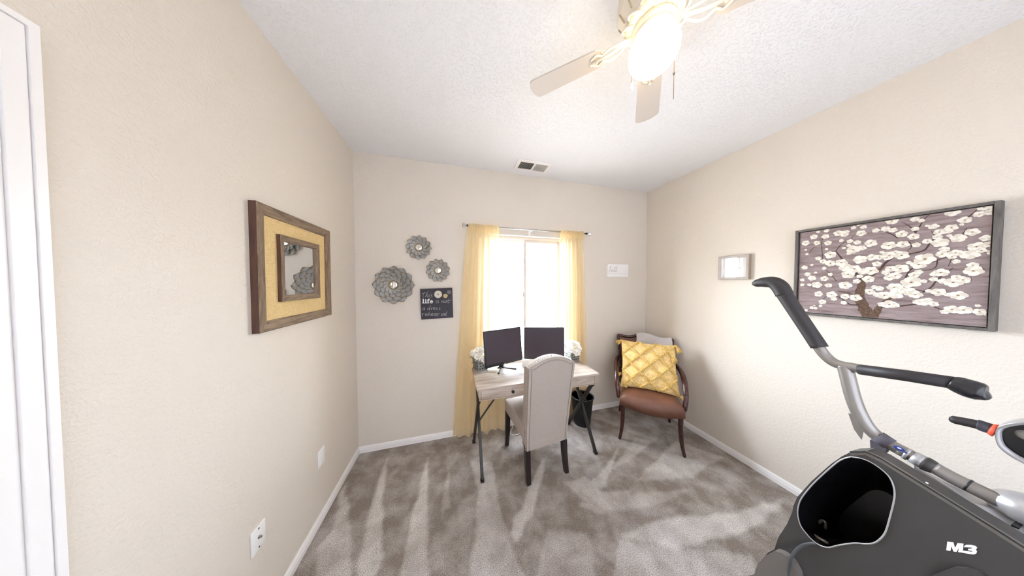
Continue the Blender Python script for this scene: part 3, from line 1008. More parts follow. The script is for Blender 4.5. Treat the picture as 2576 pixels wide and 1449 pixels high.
for k_, (st, w0, w1, mi) in enumerate([
    ([(1320, 1110), (1270, 1010), (1235, 930), (1250, 850), (1270, 780), (1350, 740), (1420, 690)], .024, .006, 1),
    ([(1350, 1100), (1400, 1010), (1450, 960), (1560, 910)], .014, .004, 1), ([(1250, 930), (1150, 900), (1060, 880)], .006, .003, 1),
    ([(1270, 780), (1220, 740), (1150, 680), (1080, 600), (1040, 560), (980, 560)], .005, .002, 2), ([(1045, 555), (1090, 500), (1150, 470), (1190, 430)], .002, .001, 2),
    ([(1420, 690), (1450, 650), (1530, 600), (1640, 580), (1760, 550), (1810, 490), (1850, 440), (1830, 400)], .005, .0015, 2),
    ([(1560, 910), (1640, 720), (1740, 680), (1850, 640), (1980, 600), (1960, 680)], .003, .001, 2), ([(1640, 720), (1600, 800), (1580, 880)], .003, .002, 2),
    ([(1690, 410), (1730, 350), (1770, 290), (1820, 250)], .003, .001, 2), ([(1690, 400), (1640, 350), (1580, 320)], .0025, .001, 2), ([(1550, 450), (1500, 420), (1430, 390), (1390, 370)], .0025, .001, 2),
    ([(1560, 1005), (1680, 990), (1790, 990), (1900, 1030), (2000, 1050)], .004, .001, 2), ([(1750, 890), (1820, 850), (1870, 790), (1960, 720), (2000, 690)], .003, .001, 2),
    ([(1860, 420), (1820, 395)], .001, .001, 2), ([(2060, 440), (2110, 370)], .002, .001, 2), ([(2100, 300), (2180, 230), (2260, 180)], .002, .001, 2),
    ([(1240, 990), (1160, 990), (1090, 940), (1000, 900)], .004, .002, 2), ([(830, 570), (860, 530), (890, 520)], .0015, .001, 2), ([(940, 640), (930, 480), (960, 430)], .0015, .001, 2),
    ([(1050, 800), (1000, 740), (940, 690)], .002, .001, 2), ([(1660, 850), (1700, 870), (1780, 880)], .0025, .001, 2), ([(920, 960), (960, 930), (990, 900)], .0012, .001, 2), ([(840, 1015), (930, 985)], .0012, .001, 2),
    ([(1200, 740), (1260, 790)], .006, .006, 2), ([(1870, 620), (1840, 700), (1650, 720)], .002, .001, 2), ([(1640, 480), (1660, 520), (1620, 560)], .002, .001, 2)]):
    ribbon(st, w0, w1, mi, k_)
flw = """1240 625 62;1185 545 58;1330 490 54;1475 510 60;1590 500 52;1890 487 62;1580 415 48;1675 437 46;1250 410 44;1065 410 44;1115 420 40;865 440 42;960 437 40;800 490 44;890 490 36;980 490 36;1450 375 40;1510 385 34;1370 388 34;1500 310 50;1690 295 36;1740 308 26;1995 238 56;2250 200 44;2330 190 40;2215 255 40;2320 235 46;2095 303 48;1690 375 30;1840 355 40;1985 365 46;1890 400 44;2155 400 50;2040 450 56;1870 440 36;2270 450 44;1790 475 36;2190 520 60;2300 500 44;1930 540 40;1910 580 46;2130 585 66;2230 550 36;2320 565 36;2020 570 48;1990 600 36;1770 620 82;1720 665 60;1580 590 60;1480 590 58;1530 570 40;1340 605 48;1400 605 40;1090 650 60;1000 655 52;1000 585 58;900 615 30;940 640 36;1120 690 60;1195 700 62;1330 715 62;1145 745 62;1380 660 40;1260 720 44;1570 700 66;1490 700 44;1530 755 50;1480 770 44;1680 750 44;1720 725 32;1310 785 54;1215 800 36;1660 810 76;1520 850 60;1120 835 60;850 775 42;890 830 52;985 835 36;950 780 40;815 745 34;790 690 34;850 668 18;950 695 24;1000 745 26;770 790 26;770 830 24;830 830 24;905 905 44;1010 910 52;1120 925 44;1205 935 54;1030 945 30;935 968 38;1110 975 30;920 1000 20;1440 915 56;1530 910 60;1650 890 60;1690 910 54;1400 860 36;1320 885 44;1380 910 36;1600 850 40;1590 880 40;1480 990 60;1420 990 36;1530 995 36;1750 970 52;1700 970 30;1840 985 38;1800 950 28;1920 800 40;2000 810 66;2080 790 50;2030 770 40;2160 670 42;2165 717 66;1900 730 56;1850 745 34;2025 640 30;1840 785 34;1880 890 56;2040 915 62;1960 910 30;1990 1030 56;2085 1035 58;1930 1050 32;2215 1050 48;2315 1068 24;2200 1000 20;850 1015 24;880 1020 20;800 1037 22;1160 475 30;1220 485 34;1270 360 30;1230 340 22;1190 365 26;1090 470 24;1150 510 22;970 540 18;810 580 18;800 545 14;1700 505 34;1790 350 18;1960 395 34;2070 340 16;1970 430 20;1130 400 30;970 390 28;900 400 20;880 730 18;1180 520 24;1110 530 20;1150 575 22;1260 530 40;1420 565 22;1450 730 34;1640 650 26;2260 1075 10;2290 1072 8;870 1000 12;1360 850 30;1240 760 30;1460 610 36;1800 880 26;1760 800 26"""
for e_ in flw.split(';'):
    fx, fy, fw_ = (float(q_) for q_ in e_.split())
    c = pc(fx, fy)
    R = fw_ * .00042 * (1.12 - .34 * (fx / 2400))
    n = 5
    a0_ = random.uniform(0, 6)
    big = fw_ > 34
    for k_ in range(n):
        a = a0_ + 2 * PI * k_ / n
        pc_ = c + Vector((0, math.cos(a), math.sin(a))) * R * .52
        rr_ = R * random.uniform(.46, .58)
        cflat([pc_ + Vector((0, math.cos(b_) * rr_ * (1 + .12 * math.sin(3 * b_ + a)), math.sin(b_) * rr_)) for b_ in [2 * PI * j / 12 for j in range(12)]], 3 if (k_ + int(fx)) % 5 not in (1, 3) else 4)
    if big and random.random() < .75:
        cflat([c + Vector((0, math.cos(b_) * R * .24, math.sin(b_) * R * .2)) for b_ in [2 * PI * j / 8 for j in range(8)]], 5)
        cflat([c + Vector((0, math.cos(b_) * R * .11, math.sin(b_) * R * .1)) for b_ in [2 * PI * j / 6 for j in range(6)]], 6)
cv.build('canvas', [canvas_mat(), mat('painted_bark', '5a4434', .8, var=.55, vscale=140), mat('painted_twig', '43302c', .8), mat('painted_petal', 'e2dcd0', .75), mat('painted_petal_cream', 'cfc6b7', .75),
                    mat('painted_flower_heart', 'b9a98f', .8), mat('painted_stamen', '5f4630', .8)], pt, normals=False)
MB().span((XR - .03, py0 + wf, pz0 + wf), (XR - .002, py1 - wf, pz1 - wf)).build('shadow_gap_liner', mat('black_liner', '1b1a1b', .8), pt) if False else None

# ------------------------------------------------------------------ desk
TZ = .74
dx0, dx1, dy0, dy1 = .172, 1.288, 1.655, 2.095
desk = thing('writing_desk', 'grey-washed wood writing desk with black crossed metal legs under the window', 'desk', ((dx0 + dx1) / 2, (dy0 + dy1) / 2, 0))
M_DESK = wood_mat('grey_washed_oak', 'c6b9ac', '9a8877', 'X', 8, .45, 9, .12)
MB().span((dx0, dy0, TZ - .018), (dx1, dy1, TZ), .002).build('desk_top', M_DESK, desk)
az0 = TZ - .105
ap = MB()
ap.span((dx0 + .02, dy0 + .03, az0), (dx1 - .03, dy1 - .02, TZ - .018))
ap.span((dx0 + .02, dy0 + .012, az0), (dx0 + .034, dy0 + .03, TZ - .018)).span((dx1 - .044, dy0 + .012, az0), (dx1 - .03, dy0 + .03, TZ - .018)).span((dx0 + .034, dy0 + .012, az0), (dx1 - .044, dy0 + .03, az0 + .008))
ap.build('apron_box', M_DESK, desk)
xm_ = (dx0 + dx1) / 2 - .005
for x0, x1 in ((dx0 + .037, xm_ - .006), (xm_ + .006, dx1 - .047)):
    dr = MB().span((x0, dy0 + .010, az0 + .011), (x1, dy0 + .03, TZ - .021), .0015).build('drawer', M_DESK, desk)
    kx = x0 + (x1 - x0) * .5
    MB().lathe([(.004, 0), (.005, .010), (.012, .016), (.0125, .022), (.008, .027), (.001, .028)], (kx, dy0 + .010, az0 + .05), 18, 0, Matrix.Rotation(PI / 2, 3, 'X')).build('knob', M_BLACK, dr)
lw = .03
M_LEG = mat('dark_bronze_metal', '2b2724', .45, .3)
for side, x in ((0, dx0 + .028), (1, dx1 - .048)):
    for k_, (ya, yb) in enumerate(((dy0 + .03, dy1 - .005), (dy1 - .03, dy0 + .0))):
        xo = x + (.0125 if k_ else -.0125)
        m = MB()
        m.bar((xo, ya, az0 - .004), (xo, yb, .012), .022, lw, (0, 1, 0), .002)
        m.box((xo, yb, .007), (.03, .036, .014), None, .002)
        m.box((xo, ya, az0 - .006), (.03, .045, .012), None, .002)
        m.build('leg', M_LEG, desk)
    m = MB()
    sx = 1 if side == 0 else -1
    m.tube(smooth_path([(x + sx * .012, (dy0 + dy1) / 2 - .12, .43), (x + sx * .02, (dy0 + dy1) / 2 - .12, .45), (x + sx * .15, (dy0 + dy1) / 2 - .12, az0 - .02), (x + sx * .17, (dy0 + dy1) / 2 - .12, az0 - .004)], 4), .0075, 8)
    m.build('brace', M_LEG, desk)

# ------------------------------------------------------------------ monitors
M_BEZ = mat('black_monitor_plastic', '14141a', .4)
M_SCR = mat('dark_matte_screen', '453d43', .38, spec=.12)


def monitor(label, x, y, z, yaw, tilt, foot):
    X = Matrix.Translation((x, y, z)) @ Matrix.Rotation(yaw, 4, 'Z') @ Matrix.Rotation(-tilt, 4, 'X')
    t = thing('computer_monitor', label, 'monitor', (x, y + .05, TZ), 'monitors on the desk')
    w_, h_ = .41, .33
    m = MB(X)
    m.box((0, .012, 0), (w_, .024, h_), None, .003).box((0, .035, 0), (w_ * .8, .03, h_ * .75), None, .01)
    m.build('housing', M_BEZ, t)
    m = MB(X)
    m.box((0, -.0006, .006), (w_ - .022, .0016, h_ - .036))
    m.build('screen', M_SCR, t)
    m = MB(X)
    m.box((0, -.001, -h_ / 2 + .0065), (.022, .002, .006), None, .0006)
    m.build('badge', M_CHROME, t)
    B = Matrix.Translation((x, y, 0)) @ Matrix.Rotation(yaw, 4, 'Z')
    m = MB(B)
    m.bar((0, .055, TZ + .01), (0, .05, z - .02), .05, .016, (0, 1, 0), .003)
    m.build('stand_neck', M_BEZ, t)
    m = MB(B)
    for s_ in (-1, 1):
        m.bar((0, .06, TZ + .005), (s_ * .10, -.06, TZ + .005), .02, .008, (0, 0, 1), .002)
    m.bar((-.05, .07, TZ + .005), (.05, .07, TZ + .005), .03, .008, (0, 0, 1), .002)
    m.build('stand_foot', M_BEZ, t)
    return t


monitor('black monitor on the left half of the desk, its bottom edge and foot in view', .467, 1.974, .961, .32, .118, 1)
monitor('black monitor on the right half of the desk, partly behind the chair back', .898, 2.013, .946, -.301, .027, 1)

# ------------------------------------------------------------------ small things on the desk
gd = thing('round_device', 'small round white disc standing on the desk between the monitors', 'desk gadget', (.672, 1.87, TZ))
c = onp(1321, 909, 1, 1.90)
MB().lathe([(.002, -.012), (.040, -.012), (.047, -.008), (.048, 0), (.046, .005), (.002, .006)], (c.x + .004, 1.86, TZ + .068), 36, 0, Matrix.Rotation(PI / 2 - .1, 3, 'X')).build('disc', M_WHITE, gd)
MB().span((c.x - .016, 1.84, TZ), (c.x + .024, 1.89, TZ + .024), .003).build('base', M_WHITE, gd)
m = MB(Matrix.Translation((.352, 1.975, TZ)) @ Matrix.Rotation(-.35, 4, 'Z'))
m.box((0, 0, .009), (.085, .06, .016), None, .001)
nb = thing('notepad', 'small cream notepad lying under the left monitor', 'notepad', (.352, 1.975, TZ))
m.build('pages', mat('cream_paper', 'f1e9dc', .8), nb)
m = MB(Matrix.Translation((.352, 1.975, TZ)) @ Matrix.Rotation(-.35, 4, 'Z'))
m.box((0, 0, .0182), (.088, .063, .0022), None, .0004)
m.build('cover', mat('white_card', 'f5f3f0', .6), nb)
M_PETALW = mat('white_silk_petal', 'f3efe6', .8, spec=.2)
M_LEAF = mat('dusty_green_leaf', '7c8060', .7, var=.3, vscale=50)
M_POT = mat('weathered_grey_metal', '8b8a88', .6, .2, .2, 90, .001, .2, 60)
M_POTH = mat('dark_pot_holes', '2d2b2c', .8)


def bouquet(label, x, y, seed, big, rot, leaf_side):
    rnd = random.Random(seed)
    t = thing('flower_planter', label, 'flower arrangement', (x, y, TZ), 'flower planters on the desk')
    X = Matrix.Translation((x, y, TZ)) @ Matrix.Rotation(rot, 4, 'Z')
    s_ = .055
    h_ = .095
    m = MB(X)
    m.add([(-s_, -s_, 0), (s_, -s_, 0), (s_, s_, 0), (-s_, s_, 0), (-s_ * 1.08, -s_ * 1.08, h_), (s_ * 1.08, -s_ * 1.08, h_), (s_ * 1.08, s_ * 1.08, h_), (-s_ * 1.08, s_ * 1.08, h_)],
          [[3, 2, 1, 0], [0, 1, 5, 4], [1, 2, 6, 5], [2, 3, 7, 6], [3, 0, 4, 7], [4, 5, 6, 7]])
    for z_ in (.004, h_ - .003):
        k = s_ * (1 + .08 * z_ / h_) + .002
        for a, b in (((-k, -k), (k, -k)), ((k, -k), (k, k)), ((k, k), (-k, k)), ((-k, k), (-k, -k))):
            m.bar((*a, z_), (*b, z_), .006, .007)
    m.build('pot', M_POT, t)
    m = MB(X)
    for f_ in range(4):
        Rf = Matrix.Rotation(f_ * PI / 2, 3, 'Z')
        for i in range(4):
            for j in range(3):
                u = (-.75 + .5 * i) * s_ * .95 + (.25 * s_ if j % 2 else 0) * .5
                z_ = .022 + j * .026
                rad = .0075
                pts = [Rf @ Vector((u + rad * math.cos(a) * (1 + .3 * math.cos(4 * a)), -s_ * (1 + .08 * z_ / h_) - .0012, z_ + rad * math.sin(a) * (1 + .3 * math.cos(4 * a)))) for a in [2 * PI * q / 16 for q in range(16)]]
                m.poly(pts)
    m.build('cutout_pattern', M_POTH, t)
    pos = [(-.045, -.035, .13), (.03, -.05, .125), (.055, .0, .14), (-.01, -.015, .165), (.0, -.065, .10), (-.055, .02, .15), (.035, .04, .16), (-.005, .05, .15)]
    for (a, b, c_) in pos:
        m = MB(X)
        R_ = (.044 if big else .040) * rnd.uniform(.9, 1.15)
        c3 = Vector((a, b, c_))
        out = Vector((a * 1.6, b * 1.6, .06)).normalized()
        u, v = frame_of(out)
        for l_, (nn, op) in enumerate(((6, 1.25), (6, .85), (5, .5), (3, .2))):
            for k in range(nn):
                an = 2 * PI * k / nn + l_ * .5 + rnd.uniform(-.15, .15)
                rd = (u * math.cos(an) + v * math.sin(an))
                dirv = (out * math.cos(op) + rd * math.sin(op)).normalized()
                sd = dirv.cross(rd).normalized() if dirv.cross(rd).length > .01 else u
                Rm = Matrix((out.cross(rd).normalized(), (dirv.cross(out.cross(rd).normalized())).normalized(), dirv)).transposed()
                m.ell(c3 + dirv * R_ * .55, (R_ * .42, R_ * .1, R_ * .55), 0, 8, 6, Rm)
        m.build('rose', M_PETALW, t)
    for k in range(11):
        an = rnd.uniform(0, 2 * PI) if k > 5 else leaf_side + rnd.uniform(-.7, .7)
        m = MB(X)
        dr = Vector((math.cos(an), math.sin(an), rnd.uniform(-.3, .35))).normalized()
        c3 = Vector((math.cos(an) * .06, math.sin(an) * .06, rnd.uniform(.075, .14)))
        u, v = frame_of(dr)
        L_ = rnd.uniform(.035, .055)

        def lf(a, b):
            return c3 + dr * L_ * b + u * (a - .5) * .026 * math.sin(PI * min(1, b * .93 + .06)) - Vector((0, 0, 1)) * .012 * b * b + v * .004 * abs(a - .5)
        m.grid(lf, 4, 6)
        m.build('leaf', M_LEAF, t, solid=.0008)
    return t


bouquet('white silk roses in a pierced grey planter on the left end of the desk', .255, 2.055, 5, False, .35, PI)
bouquet('white silk roses in a pierced grey planter on the right end of the desk', 1.225, 2.03, 9, True, .15, -.3)
rd_ = thing('red_trinket', 'tiny red object on the desk beside the right planter', 'trinket', (1.128, 2.0, TZ))
m = MB(); m.span((1.112, 1.985, TZ), (1.140, 2.01, TZ + .028), .004)
m.build('body', mat('red_plastic', 'b01a26', .4), rd_)
m = MB(); m.span((1.108, 1.98, TZ + .028), (1.144, 2.015, TZ + .034), .002)
m.build('lid', mat('dark_red_plastic', '8d1420', .4), rd_)

# ------------------------------------------------------------------ upholstered desk chair
ch = thing('dining_chair', 'taupe upholstered high-back chair with nailhead trim pulled up to the desk', 'chair', (.70, 1.76, 0))
M_TAUPE = mat('taupe_linen', 'aba096', .9, 0, .35, 500, .0006, .10, 260, spec=.15)
M_PIPE = mat('taupe_piping', '8c8279', .9)
M_ESP = mat('espresso_wood', '1c1314', .35)
M_NAIL = mat('nickel_nail', 'c8c0b8', .25, .9)
CX = Matrix.Translation((.716, 1.53, 0)) @ Matrix.Rotation(math.radians(6.0), 4, 'Z')
zb, zs = .280, .943


def rec(z): return -.125 * max(0, z - .35)


def hwid(z): return .183 + .018 * min(1, (z - zb) / (zs - zb))


prof = []
nz = 10
for i in range(nz + 1): z = zb + (zs - zb) * i / nz; prof.append((-hwid(z), z))
na = 18
for i in range(1, na): u = i / na; prof.append((hwid(zs) * (2 * u - 1), zs + .066 * math.sin(PI * u) ** .9))
for i in range(nz + 1): z = zs - (zs - zb) * i / nz; prof.append((hwid(z), z))
m = MB(CX)
dp = .085
n = len(prof)
front = [(x, rec(z) + dp, z) for x, z in prof]
back = [(x, rec(z), z) for x, z in prof]
tri = [list(t_) for t_ in tessellate_polygon([[Vector((x, 0, z)) for x, z in prof]])]
m.add(back, tri, 0, False); m.add(front, tri, 0, False)
m.add(back + front, [[i, (i + 1) % n, n + (i + 1) % n, n + i] for i in range(n)], 0, False)
m.build('backrest', M_TAUPE, ch, bevel=.010, weld=True)
m = MB(CX)
ins = []
cz_ = .62
for x, z in prof:
    zz = z - .02 if z > zs else max(z, zb + .004)
    ins.append((x * (1 - .022 / abs(hwid(zs))), rec(zz) - .001, zz))
m.tube(ins[:], .0028, 6)
m.tube([(x * .995, rec(z) + .004, z) for x, z in prof], .003, 6)
m.build('piping', M_PIPE, ch)
m = MB(CX)
acc = 0
for i in range(n - 1):
    (x0, z0), (x1, z1) = prof[i], prof[i + 1]
    L_ = math.hypot(x1 - x0, z1 - z0)
    while acc < L_:
        q_ = acc / L_
        x_, z_ = x0 + (x1 - x0) * q_, z0 + (z1 - z0) * q_
        nx_, nz_ = -(z1 - z0) / L_, (x1 - x0) / L_
        for yo in ((.022,) if z_ < zs - .004 else (.022, .045)):
            m.ell((x_ + nx_ * .001, rec(z_) + yo, z_ + nz_ * .001), (.0046, .0046, .0046), 0, 8, 5)
        acc += .0155
    acc -= L_
m.build('nailhead_trim', M_NAIL, ch)
m = MB(CX)
m.box((0, .265, .388), (.385, .44, .115), None, .018, 0, 3)
m.ell((0, .28, .435), (.175, .19, .028), 0, 24, 8)
m.build('seat', M_TAUPE, ch)
for x0, y0, xf, yf, zt in ((-.165, .035, -.158, .022, zb + .02), (.172, .035, .180, .005, zb + .02), (-.172, .45, -.178, .463, .34), (.172, .45, .172, .463, .34)):
    m = MB(CX)
    q = .019
    pts = [(x0, y0, zt), (x0 + (xf - x0) * .3, y0 + (yf - y0) * .3, zt * .5), (xf, yf, 0)]
    sz = (.021, .020, .0165)
    vs, fs2 = [], []
    for (a, b, c_), s_ in zip(pts, sz): vs += [(a - s_, b - s_, c_), (a + s_, b - s_, c_), (a + s_, b + s_, c_), (a - s_, b + s_, c_)]
    for k in range(2):
        for i in range(4): fs2.append([k * 4 + i, k * 4 + (i + 1) % 4, k * 4 + 4 + (i + 1) % 4, k * 4 + 4 + i])
    fs2 += [[3, 2, 1, 0], [8, 9, 10, 11]]
    m.add(vs, fs2)
    m.build('leg', M_ESP, ch, bevel=.002)

# ------------------------------------------------------------------ waste bin
bn = thing('waste_bin', 'round black waste bin on the carpet under the right end of the desk', 'waste bin', (1.385, 2.075, 0))
M_BIN = mat('black_bin_plastic', '15161c', .5)
m = MB()
m.lathe([(.086, 0), (.088, .004), (.116, .298), (.120, .300), (.120, .306), (.113, .306), (.085, .008), (.01, .008)], (1.385, 2.066, 0), 40)
m.build('bucket', M_BIN, bn)
m = MB(); m.lathe([(.121, .300), (.1235, .303), (.1235, .309), (.113, .309), (.113, .300)], (1.385, 2.066, 0), 40)
m.build('rim', M_BIN, bn)

# ------------------------------------------------------------------ leather armchair in the corner
ac = thing('armchair', 'brown leather armchair with dark wood arms and legs in the corner', 'armchair', (1.984, 1.785, 0))
lx = Vector((.755, -.656, 0)).normalized()
ly = Vector((-lx.y, lx.x, 0))
AX = Matrix((lx, ly, Vector((0, 0, 1)))).transposed().to_4x4()
AX.translation = (1.984, 1.785, 0)
M_LEATH = mat('brown_leather', '6b4533', .42, 0, .12, 180, .0006, .14, 14)
M_CHERRY = mat('dark_cherry_wood', '3a1511', .25, 0, 0, 20, .001, .3, 30, coat=.3)
m = MB(AX)


def seatf(u, v, top):
    x = (u - .5) * 2; y = (v - .5) * 2
    px_ = x * (.265 - .02 * (y * .5 + .5)); py_ = -.265 + .5 * v - (.045 * (1 - x * x) * (1 - v))
    e = max(abs(x), abs(y))
    dome = (1 - abs(x) ** 6) * (1 - abs(y) ** 6)
    if top: return (px_, py_, .426 + .044 * dome ** .4 + .012 * (1 - x * x) * (1 - y * y) - .02 * (1 - v) ** 4)
    return (px_, py_, .372 + .0 * dome - (.012 * x * x - .018) * 0)


m.grid(lambda u, v: seatf(u, v, True), 20, 20)
bt = [seatf(u / 20, 0, True) for u in range(21)] + [seatf(1, v / 20, True) for v in range(1, 21)] + [seatf(1 - u / 20, 1, True) for u in range(1, 21)] + [seatf(0, 1 - v / 20, True) for v in range(1, 20)]
nb_ = len(bt)
low = [(a, b, .345 - .024 * (1 - (a / .27) ** 2) * (1 if b < -.2 else 0)) for a, b, c_ in bt]
m.add(bt + low, [[i, (i + 1) % nb_, nb_ + (i + 1) % nb_, nb_ + i] for i in range(nb_)], 0, True)
m.poly(low)
m.build('seat', M_LEATH, ac, weld=True)


def flatbar(pts, ws, name, mtx, parent, mt=M_CHERRY, flat=(1, .8), up=None):
    m = MB(mtx); m.tube(smooth_path(pts, 6), ws, 10, 0, flat, up=up)
    return m.build(name, mt, parent)


for s_ in (-1, 1):
    flatbar([(s_ * .238, -.235, .37), (s_ * .236, -.25, .22), (s_ * .244, -.26, .1), (s_ * .262, -.275, 0)], [.027, .024, .02, .016], 'leg', AX, ac)
    flatbar([(s_ * .232, .215, .40), (s_ * .234, .225, .2), (s_ * .25, .25, 0)], [.022, .02, .016], 'leg', AX, ac)
    arm_ = [(s_ * .262, .265, .68), (s_ * .285, .17, .675), (s_ * .300, .05, .66), (s_ * .298, -.06, .625), (s_ * .292, -.14, .56), (s_ * .286, -.185, .48), (s_ * .270, -.205, .385)]
    flatbar(arm_, [.020, .022, .023, .024, .022, .02, .02], 'arm', AX, ac)
    flatbar([(s_ * .245, .215, .37), (s_ * .250, .235, .55), (s_ * .262, .272, .75), (s_ * .276, .305, .925)], [.022, .021, .019, .018], 'back_post', AX, ac)
m = MB(AX)


def crest(u, v):
    x = (u - .5) * 2
    zt = .92 - .028 * (1 - math.exp(-((abs(x) - 1) / .3) ** 2)) * 1 + .052 * math.exp(-(x / .48) ** 2)
    return x, zt


cr_ = []
for i in range(41): x, zt = crest(i / 40, 0); cr_.append((x * .278, .305 + .02 * (1 - x * x), zt))
m.tube(cr_, .017, 10, 0, (1, 1))
m.build('crest_rail', M_CHERRY, ac)
m = MB(AX)
m.tube([(-.25, .235, .52), (0, .255, .52), (.25, .235, .52)], .016, 8)
m.build('lower_rail', M_CHERRY, ac)
m = MB(AX)


def padf(u, v, k):
    x = (u - .5) * 2
    _, zt = crest(u, 0)
    z = .52 + (zt - .53) * v
    y = .24 + .065 * v + .02 * (1 - x * x)
    th = .022 * ((1 - abs(x) ** 6) * (1 - abs(2 * v - 1) ** 6)) ** .5
    return (x * (.235 + .03 * v), y - k * (.004 + th), z)


m.grid(lambda u, v: padf(u, v, 1), 20, 14); m.grid(lambda u, v: padf(u, v, -.5), 20, 14)
m.build('back_pad', M_LEATH, ac)

# throw blanket over the crest rail
m = MB(AX)


def thr(u, v):
    x = -.085 + .345 * u
    xx = x / .278
    zt = .92 - .028 * (1 - math.exp(-((abs(xx) - 1) / .3) ** 2)) + .052 * math.exp(-(xx / .48) ** 2) + .024
    y0 = .305 + .02 * (1 - xx * xx)
    pts = [(-.085, -.17), (-.06, -.08), (-.034, -.025), (-.012, .0), (.014, -.006), (.03, -.05), (.026, -.22)]
    t_ = v * (len(pts) - 1); i = min(int(t_), len(pts) - 2); f_ = t_ - i
    dy = pts[i][0] * (1 - f_) + pts[i + 1][0] * f_; dz = pts[i][1] * (1 - f_) + pts[i + 1][1] * f_
    return (x + .006 * math.sin(v * 5), y0 + dy, zt + dz + .0018 * math.sin(u * 180) * 0)


m.grid(thr, 60, 36)
M_THROW = mat('pale_grey_knit', 'c4bfbf', .95, 0, .5, 40, .003, .06, 60, stretch=(6, 6, .3))
tb = m.build('throw_blanket', M_THROW, None, solid=.012, normals=False)
tag(tb, 'folded pale grey ribbed throw draped over the armchair back', 'blanket')

# yellow pillow
M_MUST = mat('mustard_cotton', 'e6c88a', .9, 0, .4, 120, .002, .16, 40, spec=.1)
M_MUST2 = mat('mustard_fringe', 'dfbd74', .95, 0, .8, 240, .004, .28, 150, spec=.1)
plw = thing('throw_pillow', 'large mustard pillow with tufted diamonds and tassels on the leather armchair', 'pillow', (1.984, 1.785, .47))
PX = AX @ Matrix.Translation((.005, -.005, .690)) @ Matrix.Rotation(math.radians(.5), 4, 'Y') @ Matrix.Rotation(-.46, 4, 'X')
PW, PH, PT_ = .258, .25, .08


def pil(u, v, k):
    x = (u - .5) * 2; y = (v - .5) * 2
    e = ((1 - abs(x) ** 2.6) * (1 - abs(y) ** 2.6))
    th = PT_ * max(0, e) ** .55
    pin = 1 - .07 * (1 - abs(y) ** 1.5) * 0 
    sx = x * PW * (1 - .07 * (1 - y * y) * abs(x) ** 3); sy = y * PH * (1 - .07 * (1 - x * x) * abs(y) ** 3)
    th *= 1 + .10 * noise.noise((x * 2.1, y * 2.1, 4 * k))
    return (sx + .02 * y * 0, -k * th, sy)


m = MB(PX)
m.grid(lambda u, v: pil(u, v, 1), 40, 40); m.grid(lambda u, v: pil(u, v, -1), 30, 30)
m.build('cushion', M_MUST, plw)
m = MB(PX)
rnd = random.Random(4)
NB = 3
for sgn_ in (1, -1):
    for k in range(-3, 4):
        pts = []
        for i in range(101):
            a = -1 + 2 * i / 100
            x = a; y = sgn_ * a + k * (2 / NB)
            if abs(y) < .97 and abs(x) < .97: pts.append(Vector(pil((x + 1) / 2, (y + 1) / 2, 1)) + Vector((0, -.004, 0)))
        if len(pts) < 6: continue
        m.tube(pts, [.012 + .003 * rnd.random() for _ in pts], 8, 0, (1, .8))
        for p_ in pts[::1]:
            for _ in range(2):
                d3 = Vector((rnd.uniform(-1, 1), rnd.uniform(-1.1, -.3), rnd.uniform(-1, 1))).normalized()
                m.tube([p_ + d3 * .006, p_ + d3 * .019], [.0045, .0028], 5)
m.build('tufted_lattice', M_MUST2, plw)


def tassel(loc, dirv, L_=.06):
    m = MB(PX)
    loc, dirv = Vector(loc), Vector(dirv).normalized()
    m.ell(loc + dirv * .012, (.013, .013, .013))
    u, v = frame_of(dirv)
    for i in range(22):
        a = rnd.uniform(0, 2 * PI); r_ = math.sqrt(rnd.random())
        o = u * math.cos(a) * r_ + v * math.sin(a) * r_
        m.tube([loc + dirv * .016 + o * .008, loc + dirv * (L_ * .6) + o * .020, loc + dirv * L_ + o * .026], [.0042, .004, .0034], 5)
    m.build('tassel', M_MUST2, plw)


tassel((-.252, 0, .242), (-.75, -.2, -.65), .062)
tassel((.252, -.01, .242), (.35, -.2, -.95), .075)
tassel((.205, -.045, .13), (.25, -.45, -.85), .078)
tassel((.252, -.01, -.242), (.75, -.35, -.35), .06)
tassel((-.246, -.01, -.242), (.5, -.75, .05), .06)
tassel((-.25, .01, -.12), (-.9, -.2, -.3), .045)

# ------------------------------------------------------------------ exercise machine
el = thing('elliptical_trainer', 'black exercise machine with arched handlebars and a dark side opening', 'exercise machine', (1.5, .15, 0))
XS = 1.30
M_SHR = mat('charcoal_gloss_shroud', '413f3d', .42, 0, 0, 20, .001, spec=.3)
M_SHT = mat('shroud_top_strip', '6b655e', .45)
M_GUN = mat('gunmetal_paint', '9a9590', .38, .7)
M_SILV = mat('satin_silver_plastic', 'b4b2b2', .35, .4)
M_RUB = mat('black_rubber_grip', '2a2627', .55)
M_CAV = mat('black_inner_plastic', '0c0d12', .3)


def sp(px, py, x=XS): return onp(px, py, 0, x)


